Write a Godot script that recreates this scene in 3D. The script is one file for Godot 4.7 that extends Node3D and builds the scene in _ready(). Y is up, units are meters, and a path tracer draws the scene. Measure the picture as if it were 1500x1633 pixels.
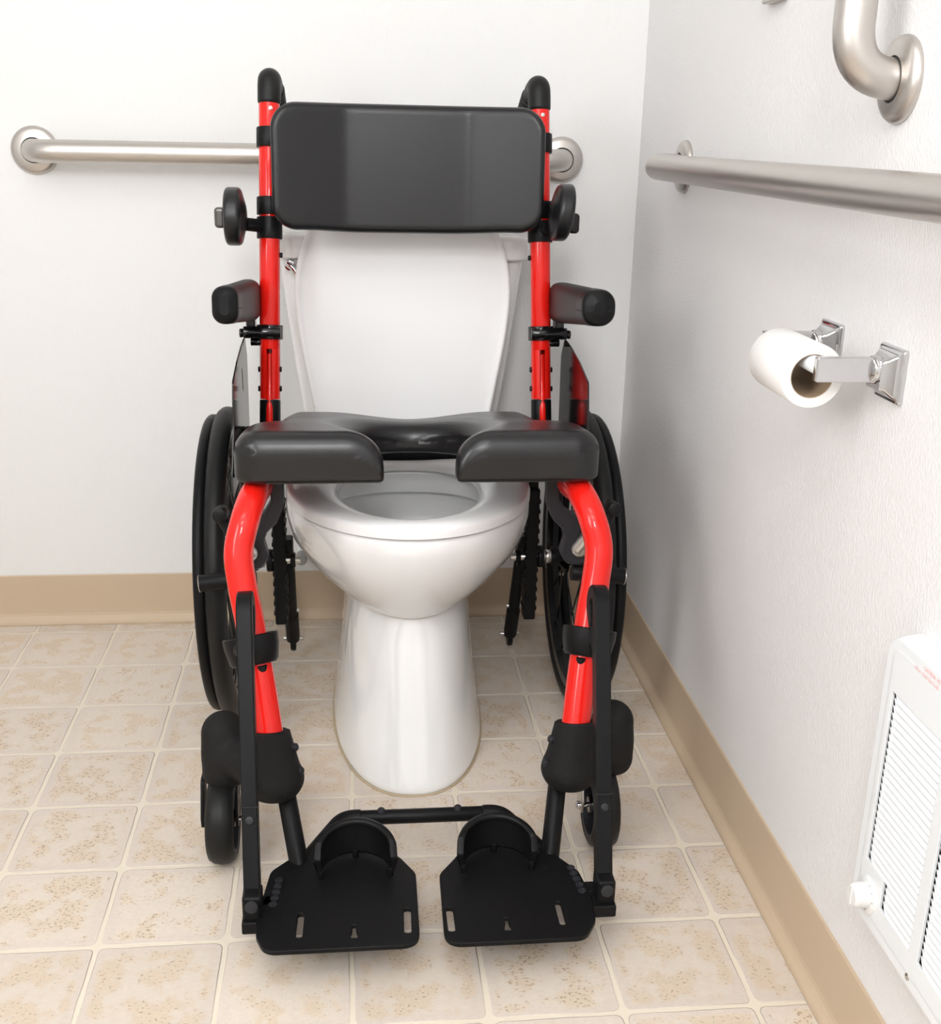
extends Node3D
# A commode wheelchair rolled over a toilet in the corner of an accessible bathroom. Back wall at z = 0, right wall at x = WX.

const WX := 0.4446          # inner face of the right wall
const LX := -1.35           # inner face of the left wall
const FZ := 2.95            # inner face of the front wall, behind the camera
const CY := 2.42            # ceiling height
const TILE := 0.1524
const CX := 0.007           # middle of the wheelchair
const TX := 0.0055          # middle of the toilet

var base := Vector3.ZERO    # where the thing being built stands; part meshes are stored relative to it
var rng := RandomNumberGenerator.new()
var mats := {}


# ------------------------------------------------------------------ mesh builder
class MB:
	var v := PackedVector3Array()
	var n := PackedVector3Array()
	var t := PackedVector2Array()
	var ix := PackedInt32Array()

	func vert(p: Vector3, nn: Vector3, uv := Vector2.ZERO) -> int:
		v.append(p); n.append(nn); t.append(uv)
		return v.size() - 1

	func tri(a: int, b: int, c: int) -> void:
		var g := (v[b] - v[a]).cross(v[c] - v[a])
		if g.dot(n[a] + n[b] + n[c]) > 0.0:
			ix.append_array([a, c, b])
		else:
			ix.append_array([a, b, c])

	func face(pts: Array, nn: Vector3) -> void:
		var s := v.size()
		for p in pts:
			vert(p, nn)
		for i in range(1, pts.size() - 1):
			tri(s, s + i, s + i + 1)

	# rows of points joined to a skin with normals averaged over its faces; "out" is a hint: a point inside
	func grid(rows: Array, closed: bool, flip := false) -> void:
		var s := v.size()
		var w: int = rows[0].size()
		var h := rows.size()
		var acc := PackedVector3Array()
		acc.resize(w * h)
		var quads := []
		for j in h - 1:
			for i in (w if closed else w - 1):
				var a := j * w + i
				var b := j * w + (i + 1) % w
				quads.append([a, b, b + w, a + w])
		for j in h:
			for i in w:
				var uv := Vector2(float(i) / w, float(j) / maxi(h - 1, 1))
				vert(rows[j][i], Vector3.ZERO, uv)
		for q in quads:
			var g: Vector3 = (v[s + q[2]] - v[s + q[0]]).cross(v[s + q[3]] - v[s + q[1]])
			if flip:
				g = -g
			for k in q:
				acc[k] += g
		for k in w * h:
			n[s + k] = acc[k].normalized()
		for q in quads:
			var fl: bool = flip
			if fl:
				ix.append_array([s + q[0], s + q[1], s + q[2], s + q[0], s + q[2], s + q[3]])
			else:
				ix.append_array([s + q[0], s + q[2], s + q[1], s + q[0], s + q[3], s + q[2]])

	func box(c: Vector3, size: Vector3, r := 0.0, bs := Basis.IDENTITY) -> void:
		var hs := size / 2.0
		r = minf(r, minf(hs.x, minf(hs.y, hs.z)) * 0.99)
		var st := 3 if r > 0.0 else 1
		for ax in 3:
			for sg in [-1.0, 1.0]:
				var u := (ax + 1) % 3
				var w := (ax + 2) % 3
				var cu := []
				if r > 0.0:
					for k in st + 1:
						cu.append([-1.0, tan((1.0 - float(k) / st) * PI / 4.0)])
					for k in st + 1:
						cu.append([1.0, tan(float(k) / st * PI / 4.0)])
				else:
					cu = [[-1.0, 0.0], [1.0, 0.0]]
				var s := v.size()
				for a in cu:
					for b in cu:
						var inner := Vector3.ZERO
						inner[ax] = sg * (hs[ax] - r)
						inner[u] = a[0] * (hs[u] - r)
						inner[w] = b[0] * (hs[w] - r)
						var d := Vector3.ZERO
						d[ax] = sg
						d[u] = a[0] * a[1]
						d[w] = b[0] * b[1]
						d = d.normalized()
						vert(c + bs * (inner + d * r), bs * d, Vector2((inner + d * r)[u], (inner + d * r)[w]))
				var m := cu.size()
				for i in m - 1:
					for j in m - 1:
						tri(s + i * m + j, s + (i + 1) * m + j, s + (i + 1) * m + j + 1)
						tri(s + i * m + j, s + (i + 1) * m + j + 1, s + i * m + j + 1)

	# profile of (radius, height along axis); corners sharper than 40 degrees stay sharp
	func lathe(prof: Array, at: Vector3, axis: Vector3, seg := 28, from := 0.0, to := TAU) -> void:
		axis = axis.normalized()
		var e1 := axis.cross(Vector3.UP if absf(axis.y) < 0.9 else Vector3.RIGHT).normalized()
		var e2 := axis.cross(e1)
		var m := prof.size()
		var nr := []
		for i in m - 1:
			var d: Vector2 = prof[i + 1] - prof[i]
			nr.append(Vector2(d.y, -d.x).normalized())
		for i in m - 1:
			if (prof[i + 1] - prof[i]).length() < 1e-7:
				continue
			var na: Vector2 = nr[i]
			var nb: Vector2 = nr[i]
			if i > 0 and nr[i - 1].dot(nr[i]) > 0.77:
				na = (nr[i - 1] + nr[i]).normalized()
			if i < m - 2 and nr[i + 1].dot(nr[i]) > 0.77:
				nb = (nr[i + 1] + nr[i]).normalized()
			var s := v.size()
			for k in seg + 1:
				var an := from + (to - from) * k / seg
				var rd := e1 * cos(an) + e2 * sin(an)
				vert(at + rd * prof[i].x + axis * prof[i].y, rd * na.x + axis * na.y, Vector2(float(k) / seg, prof[i].y))
				vert(at + rd * prof[i + 1].x + axis * prof[i + 1].y, rd * nb.x + axis * nb.y, Vector2(float(k) / seg, prof[i + 1].y))
			for k in seg:
				var a := s + k * 2
				if prof[i + 1].x > 1e-7:
					tri(a, a + 1, a + 3)
				if prof[i].x > 1e-7:
					tri(a, a + 3, a + 2)

	func cyl(a: Vector3, b: Vector3, r: float, bev := 0.001, seg := 24) -> void:
		var l := (b - a).length()
		bev = minf(bev, minf(r, l / 2.0) * 0.95)
		lathe([Vector2(0, 0), Vector2(r - bev, 0), Vector2(r - bev * 0.3, bev * 0.3), Vector2(r, bev), Vector2(r, l - bev), Vector2(r - bev * 0.3, l - bev * 0.3), Vector2(r - bev, l), Vector2(0, l)], a, b - a, seg)

	# tube along a path; radius one number or one per point; flat ends with a small bevel
	func tube(path: Array, radius, seg := 20, round_end := 0.15, sy := 1.0) -> void:
		var m := path.size()
		var tg := []
		for i in m:
			var d: Vector3 = path[mini(i + 1, m - 1)] - path[maxi(i - 1, 0)]
			tg.append(d.normalized())
		var up: Vector3 = Vector3.UP if absf(tg[0].y) < 0.9 else Vector3.BACK
		var e1: Vector3 = tg[0].cross(up).normalized()
		var rows := []
		var acc := 0.0
		for i in m:
			if i > 0:
				e1 = (e1 - tg[i] * e1.dot(tg[i])).normalized()
				acc += (path[i] - path[i - 1]).length()
			var e2: Vector3 = tg[i].cross(e1)
			var r: float = radius[i] if radius is Array else radius
			var s := v.size()
			for k in seg + 1:
				var an := TAU * k / seg
				var nn := e1 * cos(an) + e2 * sin(an) * sy
				vert(path[i] + nn * r, (e1 * cos(an) + e2 * sin(an)).normalized(), Vector2(float(k) / seg, acc))
			if i > 0:
				for k in seg:
					var a := s - seg - 1 + k
					tri(a, a + 1, a + seg + 2)
					tri(a, a + seg + 2, a + seg + 1)
		for e in 2:
			var p: Vector3 = path[0] if e == 0 else path[m - 1]
			var d: Vector3 = -tg[0] if e == 0 else tg[m - 1]
			var r: float = (radius[0 if e == 0 else m - 1]) if radius is Array else radius
			var h := r * round_end
			var pr := []
			for k in 6:
				var an := PI / 2 * k / 5.0
				pr.append(Vector2(r - h + h * cos(an), h * sin(an)))
			pr.append(Vector2(0, h))
			lathe(pr, p, d, seg)

	# outline in a plane (u, w) pushed out along the third direction by "depth" from "at"; edges bevelled
	func extrude(poly: PackedVector2Array, holes: Array, at: Vector3, u: Vector3, w: Vector3, depth: float, bev := 0.0008) -> void:
		var d := u.cross(w).normalized()
		if Geometry2D.is_polygon_clockwise(poly):
			poly.reverse()
		var loops := [poly]
		for h in holes:
			var q: PackedVector2Array = h
			if not Geometry2D.is_polygon_clockwise(q):
				q.reverse()
			loops.append(q)
		var inset := []
		for lp in loops:
			var q := PackedVector2Array()
			var m: int = lp.size()
			for i in m:
				var a: Vector2 = (lp[i] - lp[(i + m - 1) % m]).normalized()
				var b: Vector2 = (lp[(i + 1) % m] - lp[i]).normalized()
				var na := Vector2(-a.y, a.x)
				var nb := Vector2(-b.y, b.x)
				var nn := (na + nb)
				nn = nn / maxf(nn.length_squared() / 2.0, 0.3)
				q.append(lp[i] + nn * bev)
			inset.append(q)
		# cut through the middle of every hole, so that the pieces that are left have none
		var K := 1000.0
		var big := PackedVector2Array()
		for p in inset[0]:
			big.append(p * K)
		var pieces := [big]
		for k in range(1, inset.size()):
			var h := PackedVector2Array()
			var mx := 0.0
			for p in inset[k]:
				h.append(p * K)
				mx += p.x * K / inset[k].size()
			h.reverse()
			mx += 0.0137
			var nxt := []
			for pc in pieces:
				for hf in [PackedVector2Array([Vector2(-9e3, -9e3), Vector2(mx, -9e3), Vector2(mx, 9e3), Vector2(-9e3, 9e3)]), PackedVector2Array([Vector2(mx, -9e3), Vector2(9e3, -9e3), Vector2(9e3, 9e3), Vector2(mx, 9e3)])]:
					for a in Geometry2D.intersect_polygons(pc, hf):
						for c in Geometry2D.clip_polygons(a, h):
							nxt.append(c)
			pieces = nxt
		for e in 2:
			var o := at + d * (depth if e == 1 else 0.0)
			var nn := d if e == 1 else -d
			for pc in pieces:
				var ts := Geometry2D.triangulate_polygon(pc)
				var s := v.size()
				for p in pc:
					vert(o + u * p.x / K + w * p.y / K, nn, p / K)
				for i in range(0, ts.size(), 3):
					tri(s + ts[i], s + ts[i + 1], s + ts[i + 2])
		for li in loops.size():
			var lp: PackedVector2Array = loops[li]
			var iq: PackedVector2Array = inset[li]
			var m := lp.size()
			for i in m:
				var j := (i + 1) % m
				var ed := (lp[j] - lp[i]).normalized()
				var e0 := (lp[i] - lp[(i + m - 1) % m]).normalized()
				var e2 := (lp[(j + 1) % m] - lp[j]).normalized()
				var o2 := Vector2(ed.y, -ed.x)
				var oa := o2
				var ob := o2
				if e0.dot(ed) > 0.75:
					oa = (Vector2(e0.y, -e0.x) + o2).normalized()
				if e2.dot(ed) > 0.75:
					ob = (Vector2(e2.y, -e2.x) + o2).normalized()
				var na := u * oa.x + w * oa.y
				var nb := u * ob.x + w * ob.y
				var prs := [[iq, 0.0, -1.0], [lp, bev, 0.0], [lp, depth - bev, 0.0], [iq, depth, 1.0]]
				for k in 3:
					var s := v.size()
					for z in [prs[k], prs[k + 1]]:
						var q: PackedVector2Array = z[0]
						var tilt: float = -0.7 if k == 0 else 0.7 if k == 2 else 0.0
						vert(at + u * q[i].x + w * q[i].y + d * z[1], (na + d * tilt).normalized(), q[i])
						vert(at + u * q[j].x + w * q[j].y + d * z[1], (nb + d * tilt).normalized(), q[j])
					tri(s, s + 1, s + 3)
					tri(s, s + 3, s + 2)

	# surface nets of a field that is negative inside
	func nets(f: Callable, lo: Vector3, hi: Vector3, cell: float) -> void:
		var nx := int(ceil((hi.x - lo.x) / cell)) + 1
		var ny := int(ceil((hi.y - lo.y) / cell)) + 1
		var nz := int(ceil((hi.z - lo.z) / cell)) + 1
		var val := PackedFloat32Array()
		val.resize(nx * ny * nz)
		var k := 0
		for z in nz:
			for y in ny:
				for x in nx:
					val[k] = f.call(Vector3(lo.x + x * cell, lo.y + y * cell, lo.z + z * cell))
					k += 1
		var off := PackedInt32Array([0, 1, nx, nx + 1, nx * ny, nx * ny + 1, nx * ny + nx, nx * ny + nx + 1])
		var ids := PackedInt32Array()
		ids.resize(nx * ny * nz)
		ids.fill(-1)
		var edges := [[0, 1], [2, 3], [4, 5], [6, 7], [0, 2], [1, 3], [4, 6], [5, 7], [0, 4], [1, 5], [2, 6], [3, 7]]
		var s0 := v.size()
		for z in nz - 1:
			for y in ny - 1:
				for x in nx - 1:
					var o := x + nx * (y + ny * z)
					var neg := 0
					for c in 8:
						if val[o + off[c]] < 0.0:
							neg += 1
					if neg == 0 or neg == 8:
						continue
					var sum := Vector3.ZERO
					var cnt := 0
					for e in edges:
						var a: float = val[o + off[e[0]]]
						var b: float = val[o + off[e[1]]]
						if (a < 0.0) != (b < 0.0):
							var q := a / (a - b)
							var pa := Vector3(e[0] & 1, (e[0] >> 1) & 1, e[0] >> 2)
							var pb := Vector3(e[1] & 1, (e[1] >> 1) & 1, e[1] >> 2)
							sum += pa.lerp(pb, q)
							cnt += 1
					ids[o] = vert(lo + (Vector3(x, y, z) + sum / cnt) * cell, Vector3.ZERO)
		for i in range(s0, v.size()):
			var p := v[i]
			var h := cell * 1.0
			n[i] = Vector3(f.call(p + Vector3(h, 0, 0)) - f.call(p - Vector3(h, 0, 0)), f.call(p + Vector3(0, h, 0)) - f.call(p - Vector3(0, h, 0)), f.call(p + Vector3(0, 0, h)) - f.call(p - Vector3(0, 0, h))).normalized()
		var st := [1, nx, nx * ny]
		for z in range(1, nz - 1):
			for y in range(1, ny - 1):
				for x in range(1, nx - 1):
					var o := x + nx * (y + ny * z)
					for ax in 3:
						if (val[o] < 0.0) == (val[o + st[ax]] < 0.0):
							continue
						var u: int = st[(ax + 1) % 3]
						var w: int = st[(ax + 2) % 3]
						var a := ids[o]
						var b := ids[o - u]
						var c := ids[o - u - w]
						var d := ids[o - w]
						if a >= 0 and b >= 0 and c >= 0 and d >= 0:
							tri(a, b, c)
							tri(a, c, d)

	func mesh(o: Vector3) -> ArrayMesh:
		var arr := []
		arr.resize(Mesh.ARRAY_MAX)
		var vv := v.duplicate()
		for i in vv.size():
			vv[i] -= o
		arr[Mesh.ARRAY_VERTEX] = vv
		arr[Mesh.ARRAY_NORMAL] = n
		arr[Mesh.ARRAY_TEX_UV] = t
		arr[Mesh.ARRAY_INDEX] = ix
		var m := ArrayMesh.new()
		m.add_surface_from_arrays(Mesh.PRIMITIVE_TRIANGLES, arr)
		return m


# ------------------------------------------------------------------ scene helpers
func thing(called: String, label: String, category: String, at: Vector3, group := "") -> Node3D:
	var o := Node3D.new()
	o.name = called
	add_child(o, true)
	o.position = at
	o.set_meta("label", label)
	o.set_meta("category", category)
	if group:
		o.set_meta("group", group)
	base = at
	return o


func part(called: String, mb: MB, m: Material, parent: Node, label := "") -> MeshInstance3D:
	var o := MeshInstance3D.new()
	o.name = called
	o.mesh = mb.mesh(base)
	o.mesh.surface_set_material(0, m)
	parent.add_child(o, true)
	if label:
		o.set_meta("label", label)
	return o


func struct(called: String, mb: MB, m: Material, label := "") -> MeshInstance3D:
	base = Vector3.ZERO
	var o := part(called, mb, m, self, label)
	o.set_meta("kind", "structure")
	return o


# a smooth curve through points
func curve(pts: Array, per := 8) -> Array:
	var out := []
	var m := pts.size()
	for i in m - 1:
		var p0: Vector3 = pts[maxi(i - 1, 0)]
		var p1: Vector3 = pts[i]
		var p2: Vector3 = pts[i + 1]
		var p3: Vector3 = pts[mini(i + 2, m - 1)]
		for k in per:
			var f := float(k) / per
			out.append(0.5 * ((2.0 * p1) + (p2 - p0) * f + (2.0 * p0 - 5.0 * p1 + 4.0 * p2 - p3) * f * f + (3.0 * p1 - p0 - 3.0 * p2 + p3) * f * f * f))
	out.append(pts[m - 1])
	return out


# straight runs with rounded bends
func bent(pts: Array, r: float, per := 8) -> Array:
	var out := [pts[0]]
	for i in range(1, pts.size() - 1):
		var p: Vector3 = pts[i]
		var a: Vector3 = (pts[i - 1] - p)
		var b: Vector3 = (pts[i + 1] - p)
		var half := a.angle_to(b) / 2.0
		var l := minf(r / tan(half), minf(a.length() * (0.95 if i == 1 else 0.49), b.length() * (0.95 if i == pts.size() - 2 else 0.49)))
		var pa := p + a.normalized() * l
		var pb := p + b.normalized() * l
		for k in per + 1:
			var f := float(k) / per
			out.append(pa.lerp(p, f).lerp(p.lerp(pb, f), f))
	out.append(pts[-1])
	return out


func round_rect(w: float, h: float, r: float, c := Vector2.ZERO, per := 6) -> PackedVector2Array:
	var out := PackedVector2Array()
	for q in 4:
		var cc := Vector2((w / 2 - r) * (1 if q == 0 or q == 3 else -1), (h / 2 - r) * (1 if q < 2 else -1))
		for k in per + 1:
			var an := PI / 2 * (q + float(k) / per)
			out.append(c + cc + Vector2(cos(an), sin(an)) * r)
	return out


func round_poly(pts: Array, r: float, per := 5) -> PackedVector2Array:
	var out := PackedVector2Array()
	var m := pts.size()
	for i in m:
		var p: Vector2 = pts[i]
		var a: Vector2 = pts[(i + m - 1) % m] - p
		var b: Vector2 = pts[(i + 1) % m] - p
		var rr := r
		var half := absf(a.angle_to(b)) / 2.0
		var l := minf(rr / tan(half), minf(a.length(), b.length()) * 0.48)
		var pa := p + a.normalized() * l
		var pb := p + b.normalized() * l
		for k in per + 1:
			var f := float(k) / per
			out.append(pa.lerp(p, f).lerp(p.lerp(pb, f), f))
	return out


func smin(a: float, b: float, k: float) -> float:
	var h := clampf(0.5 + 0.5 * (b - a) / k, 0.0, 1.0)
	return lerpf(b, a, h) - k * h * (1.0 - h)


func capsule(p: Vector3, a: Vector3, b: Vector3, ra: float, rb: float) -> float:
	var d := b - a
	var h := clampf((p - a).dot(d) / d.length_squared(), 0.0, 1.0)
	return (p - a - d * h).length() - lerpf(ra, rb, h)


func seg_curve(tab: Array, x: float) -> float:   # piecewise smooth interpolation of [x, y] pairs
	if x <= tab[0][0]:
		return tab[0][1]
	for i in tab.size() - 1:
		if x <= tab[i + 1][0]:
			var f: float = (x - tab[i][0]) / (tab[i + 1][0] - tab[i][0])
			var m0: float = (tab[i + 1][1] - tab[maxi(i - 1, 0)][1]) / (tab[i + 1][0] - tab[maxi(i - 1, 0)][0])
			var j := mini(i + 2, tab.size() - 1)
			var m1: float = (tab[j][1] - tab[i][1]) / (tab[j][0] - tab[i][0])
			var w: float = tab[i + 1][0] - tab[i][0]
			var f2 := f * f
			var f3 := f2 * f
			return (2 * f3 - 3 * f2 + 1) * tab[i][1] + (f3 - 2 * f2 + f) * w * m0 + (-2 * f3 + 3 * f2) * tab[i + 1][1] + (f3 - f2) * w * m1
	return tab[-1][1]


# ------------------------------------------------------------------ materials
func lin(r: float, g: float, b: float) -> Color:
	return Color(r, g, b).linear_to_srgb()


func mat(called: String, c: Color, rough: float, metal := 0.0, spec := 0.5) -> StandardMaterial3D:
	var m := StandardMaterial3D.new()
	m.resource_name = called
	m.albedo_color = c
	m.roughness = rough
	m.metallic = metal
	m.metallic_specular = spec
	mats[called] = m
	return m


func noise_tex(freq: float, size := 512, oct := 3, sd := 1, kind := FastNoiseLite.TYPE_SIMPLEX_SMOOTH, stretch := 1) -> NoiseTexture2D:
	var nz := FastNoiseLite.new()
	nz.noise_type = kind
	nz.seed = sd
	nz.frequency = freq
	nz.fractal_octaves = oct
	var tx := NoiseTexture2D.new()
	tx.width = size
	tx.height = size / stretch
	tx.seamless = true
	tx.noise = nz
	return tx


func bump(m: StandardMaterial3D, tx: Texture2D, scale: float, per_metre: float, world := true, sc := Vector3.ONE) -> void:
	m.heightmap_enabled = true
	m.heightmap_texture = tx
	m.heightmap_scale = scale
	m.uv1_triplanar = true
	m.uv1_world_triplanar = world
	m.uv1_scale = sc * per_metre


func make_materials() -> void:
	var m := mat("wall paint", lin(0.79, 0.79, 0.785), 0.7)
	bump(m, noise_tex(0.055, 512, 3, 7), 0.035, 5.5, true, Vector3(1, 0.6, 1))
	m = mat("side wall paint", lin(0.785, 0.775, 0.775), 0.65)
	bump(m, noise_tex(0.07, 512, 2, 8), 0.05, 6.5, true, Vector3(1, 0.6, 1))
	mat("ceiling paint", lin(0.82, 0.81, 0.79), 0.9)
	m = mat("cove base vinyl", lin(0.57, 0.445, 0.315), 0.5)
	bump(m, noise_tex(0.03, 256, 3, 3), 0.02, 4.0)
	mat("grout", lin(0.745, 0.67, 0.55), 0.5)
	m = mat("brushed steel", lin(0.56, 0.53, 0.50), 0.36, 1.0)
	mat("chrome", lin(0.62, 0.62, 0.63), 0.05, 1.0)
	mat("reflection dark chrome", lin(0.16, 0.155, 0.15), 0.12, 1.0)  # chrome darkened in its colour to stand for dark reflections
	mat("zinc", lin(0.60, 0.59, 0.56), 0.28, 1.0)
	m = mat("china", lin(0.87, 0.87, 0.865), 0.12)
	m.clearcoat_enabled = true
	m.clearcoat = 0.6
	m.clearcoat_roughness = 0.05
	m = mat("seat plastic", lin(0.90, 0.90, 0.90), 0.14)
	mat("caulk", lin(0.50, 0.40, 0.26), 0.6)
	mat("water", lin(0.62, 0.64, 0.64), 0.03)
	m = mat("red lacquer", lin(0.76, 0.012, 0.007), 0.25, 0.0, 0.3)
	m.clearcoat_enabled = true
	m.clearcoat = 0.5
	m.clearcoat_roughness = 0.05
	m = mat("black vinyl", lin(0.007, 0.007, 0.008), 0.30, 0.0, 0.5)
	bump(m, noise_tex(0.09, 512, 2, 11, FastNoiseLite.TYPE_CELLULAR), 0.006, 12.0)
	m = mat("back pad", lin(0.006, 0.006, 0.007), 0.33, 0.0, 0.47)
	bump(m, noise_tex(0.09, 512, 2, 12, FastNoiseLite.TYPE_CELLULAR), 0.014, 12.0)
	m = mat("black foam", lin(0.012, 0.0115, 0.0115), 0.5, 0.0, 0.4)
	bump(m, noise_tex(0.08, 256, 3, 13), 0.02, 8.0)
	mat("black plastic", lin(0.006, 0.006, 0.0065), 0.40, 0.0, 0.3)
	mat("gloss black", lin(0.006, 0.006, 0.0065), 0.10, 0.0, 0.45)
	m = mat("powder black", lin(0.006, 0.006, 0.0065), 0.42, 0.0, 0.27)
	bump(m, noise_tex(0.11, 256, 2, 15), 0.008, 14.0)
	mat("gunmetal", lin(0.020, 0.020, 0.024), 0.42, 0.0, 0.4)
	m = mat("rubber", lin(0.009, 0.009, 0.009), 0.45, 0.0, 0.34)
	mat("sleeve rubber", lin(0.012, 0.0115, 0.0115), 0.7, 0.0, 0.3)
	bump(mats["sleeve rubber"], noise_tex(0.04, 256, 4, 17), 0.05, 9.0)
	mat("white enamel", lin(0.80, 0.825, 0.845), 0.35)
	mat("white knob", lin(0.80, 0.80, 0.79), 0.3)
	mat("dark gap", lin(0.012, 0.012, 0.013), 0.9)
	mat("red print", lin(0.72, 0.36, 0.34), 0.6)
	mat("grey print", lin(0.35, 0.35, 0.36), 0.6)
	m = mat("tissue", lin(0.80, 0.785, 0.77), 0.95)
	bump(m, noise_tex(0.05, 256, 2, 21, FastNoiseLite.TYPE_CELLULAR), 0.03, 12.0)
	mat("cardboard", lin(0.36, 0.26, 0.17), 0.9)
	mat("grey cap", lin(0.36, 0.35, 0.34), 0.5)
	m = mat("bright pane", Color(1, 1, 1), 0.5)
	m.emission_enabled = true
	m.emission = Color(1.0, 1.0, 1.0)
	m.emission_energy_multiplier = 2.0
	m = mat("lamp glass", Color(1, 1, 1), 0.5)
	m.emission_enabled = true
	m.emission = Color(1.0, 1.0, 1.0)
	m.emission_energy_multiplier = 3.0


func tile_material(k: int) -> StandardMaterial3D:
	var S := 256
	var im := Image.create(S, S, false, Image.FORMAT_RGB8)
	var a := FastNoiseLite.new()
	a.seed = 100 + k
	a.frequency = 0.012
	a.fractal_octaves = 3
	var b := FastNoiseLite.new()
	b.seed = 200 + k
	b.frequency = 0.05
	b.fractal_octaves = 4
	var f := FastNoiseLite.new()
	f.seed = 300 + k
	f.noise_type = FastNoiseLite.TYPE_SIMPLEX
	f.frequency = 0.085
	f.fractal_octaves = 2
	var f2 := FastNoiseLite.new()
	f2.seed = 400 + k
	f2.frequency = 0.16
	f2.fractal_octaves = 2
	var r := RandomNumberGenerator.new()
	r.seed = 41 + k
	var rust := r.randf_range(-0.28, 0.22)
	var flecks := r.randf_range(0.44, 0.66)
	var tone := r.randf_range(0.96, 1.04)
	for y in S:
		for x in S:
			var ex := minf(minf(x, S - 1 - x), minf(y, S - 1 - y)) / float(S)
			var la := a.get_noise_2d(x, y)
			var lb := b.get_noise_2d(x, y * 1.5)
			var lf := f2.get_noise_2d(x, y * 1.6)
			var rim := smoothstep(0.06, 0.12, ex + la * 0.05 + lf * 0.012)
			var tan_ := clampf(smoothstep(-0.22, 0.36, la * 1.15 + lb * 0.35 + rust) * rim, 0, 1)
			var c := Vector3(0.655, 0.575, 0.505).lerp(Vector3(0.70, 0.62, 0.525), rim * (0.5 + 0.5 * clampf(la * 2.0 + 0.4, 0, 1)))
			c = c.lerp(Vector3(0.615, 0.475, 0.335), tan_ * (0.52 + 0.45 * lf))
			c *= 1.0 + lb * 0.05 + lf * 0.10 * (0.4 + tan_)
			var g := f.get_noise_2d(x * 0.7, y * 1.3)
			var dot := smoothstep(flecks, flecks + 0.12, g + lb * 0.12) * smoothstep(0.04, 0.09, ex) * clampf(0.35 + tan_ * 0.5 + la * 1.5, 0.0, 1.0)
			c = c.lerp(Vector3(0.30, 0.215, 0.145), dot * 0.72)
			c *= tone
			im.set_pixel(x, y, Color(c.x, c.y, c.z).linear_to_srgb())
	var m := StandardMaterial3D.new()
	m.resource_name = "vinyl tile"
	m.albedo_texture = ImageTexture.create_from_image(im)
	m.roughness = 0.42
	m.metallic_specular = 0.4
	return m


# ------------------------------------------------------------------ start
func _ready() -> void:
	rng.seed = 5
	var cam := Camera3D.new()
	cam.name = "camera"
	cam.position = Vector3(-0.0788, 0.9387, 2.1181)
	cam.rotation = Vector3(-0.3248, -0.1076, 0.0234)
	cam.fov = rad_to_deg(2.0 * atan(816.5 / 1801.5))
	cam.near = 0.02
	add_child(cam)
	cam.current = true
	var we := WorldEnvironment.new()
	we.name = "environment"
	var env := Environment.new()
	env.background_mode = Environment.BG_COLOR
	env.background_color = Color(0, 0, 0)
	env.tonemap_mode = Environment.TONE_MAPPER_LINEAR
	env.tonemap_exposure = 0.43
	env.sdfgi_enabled = true
	env.ssao_enabled = true
	env.ssil_enabled = true
	we.environment = env
	add_child(we)
	make_materials()
	unseen_ceiling_lamp("unseen_ceiling_lamp", "unseen flat ceiling light panel nearest the back wall, lighting the room from above", Vector3(-0.45, CY, 1.60), Vector2(1.0, 0.45), 0.6)
	unseen_ceiling_lamp("unseen_ceiling_lamp", "unseen flat ceiling light panel nearest the front wall, lighting the room from above", Vector3(-0.40, CY, 2.45), Vector2(1.0, 0.45), 1.3)
	unseen_left_window(4.2)
	unseen_front_lamp(4.2)
	room()
	floor_tiles()
	toilet()
	wheelchair()
	grab_bars()
	paper()
	heater()
	small_fittings()


func unseen_ceiling_lamp(called: String, label: String, at: Vector3, size: Vector2, energy: float) -> void:  # panel out of view, placed to light the room from above
	var t := thing(called, label, "lamp", at)
	var mb := MB.new()
	mb.box(at - Vector3(0, 0.02, 0), Vector3(size.x + 0.05, 0.04, size.y + 0.05), 0.006)
	part("housing", mb, mats["white enamel"], t)
	mb = MB.new()
	mb.box(at - Vector3(0, 0.0425, 0), Vector3(size.x, 0.005, size.y), 0.002)
	part("unseen_lamp_panel", mb, mats["lamp glass"], t)
	var l := AreaLight3D.new()
	l.name = "unseen_lamp_light"
	l.area_size = size
	l.area_normalize_energy = true
	l.light_energy = energy
	l.light_color = Color(1.0, 1.0, 1.0)
	l.area_range = 8.0
	l.shadow_enabled = true
	l.position = Vector3(0, -0.05, 0)
	l.rotation.x = -PI / 2
	t.add_child(l)


# unseen lamp behind the camera, two glowing shades placed to light the chair frontally
func unseen_front_lamp(energy: float) -> void:
	var c := Vector3(-0.22, 1.80, FZ)
	var t := thing("unseen_wall_lamp", "unseen white lamp with two square shades on the front wall, lighting the chair", "lamp", c - Vector3(0, 0.3, 0))
	var mb := MB.new()
	mb.box(c + Vector3(0, 0, -0.010), Vector3(0.12, 0.56, 0.02), 0.004)
	part("backplate", mb, mats["white enamel"], t)
	for y in [-0.15, 0.15]:
		mb = MB.new()
		mb.box(c + Vector3(0, y, -0.045), Vector3(0.30, 0.22, 0.05), 0.01)
		part("unseen_lamp_shade", mb, mats["lamp glass"], t)
		var l := AreaLight3D.new()
		l.name = "unseen_lamp_light"
		l.area_size = Vector2(0.29, 0.21)
		l.area_normalize_energy = true
		l.light_energy = energy / 2.0
		l.area_range = 8.0
		l.shadow_enabled = true
		l.position = c + Vector3(0, y, -0.075) - base
		t.add_child(l, true)


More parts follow.
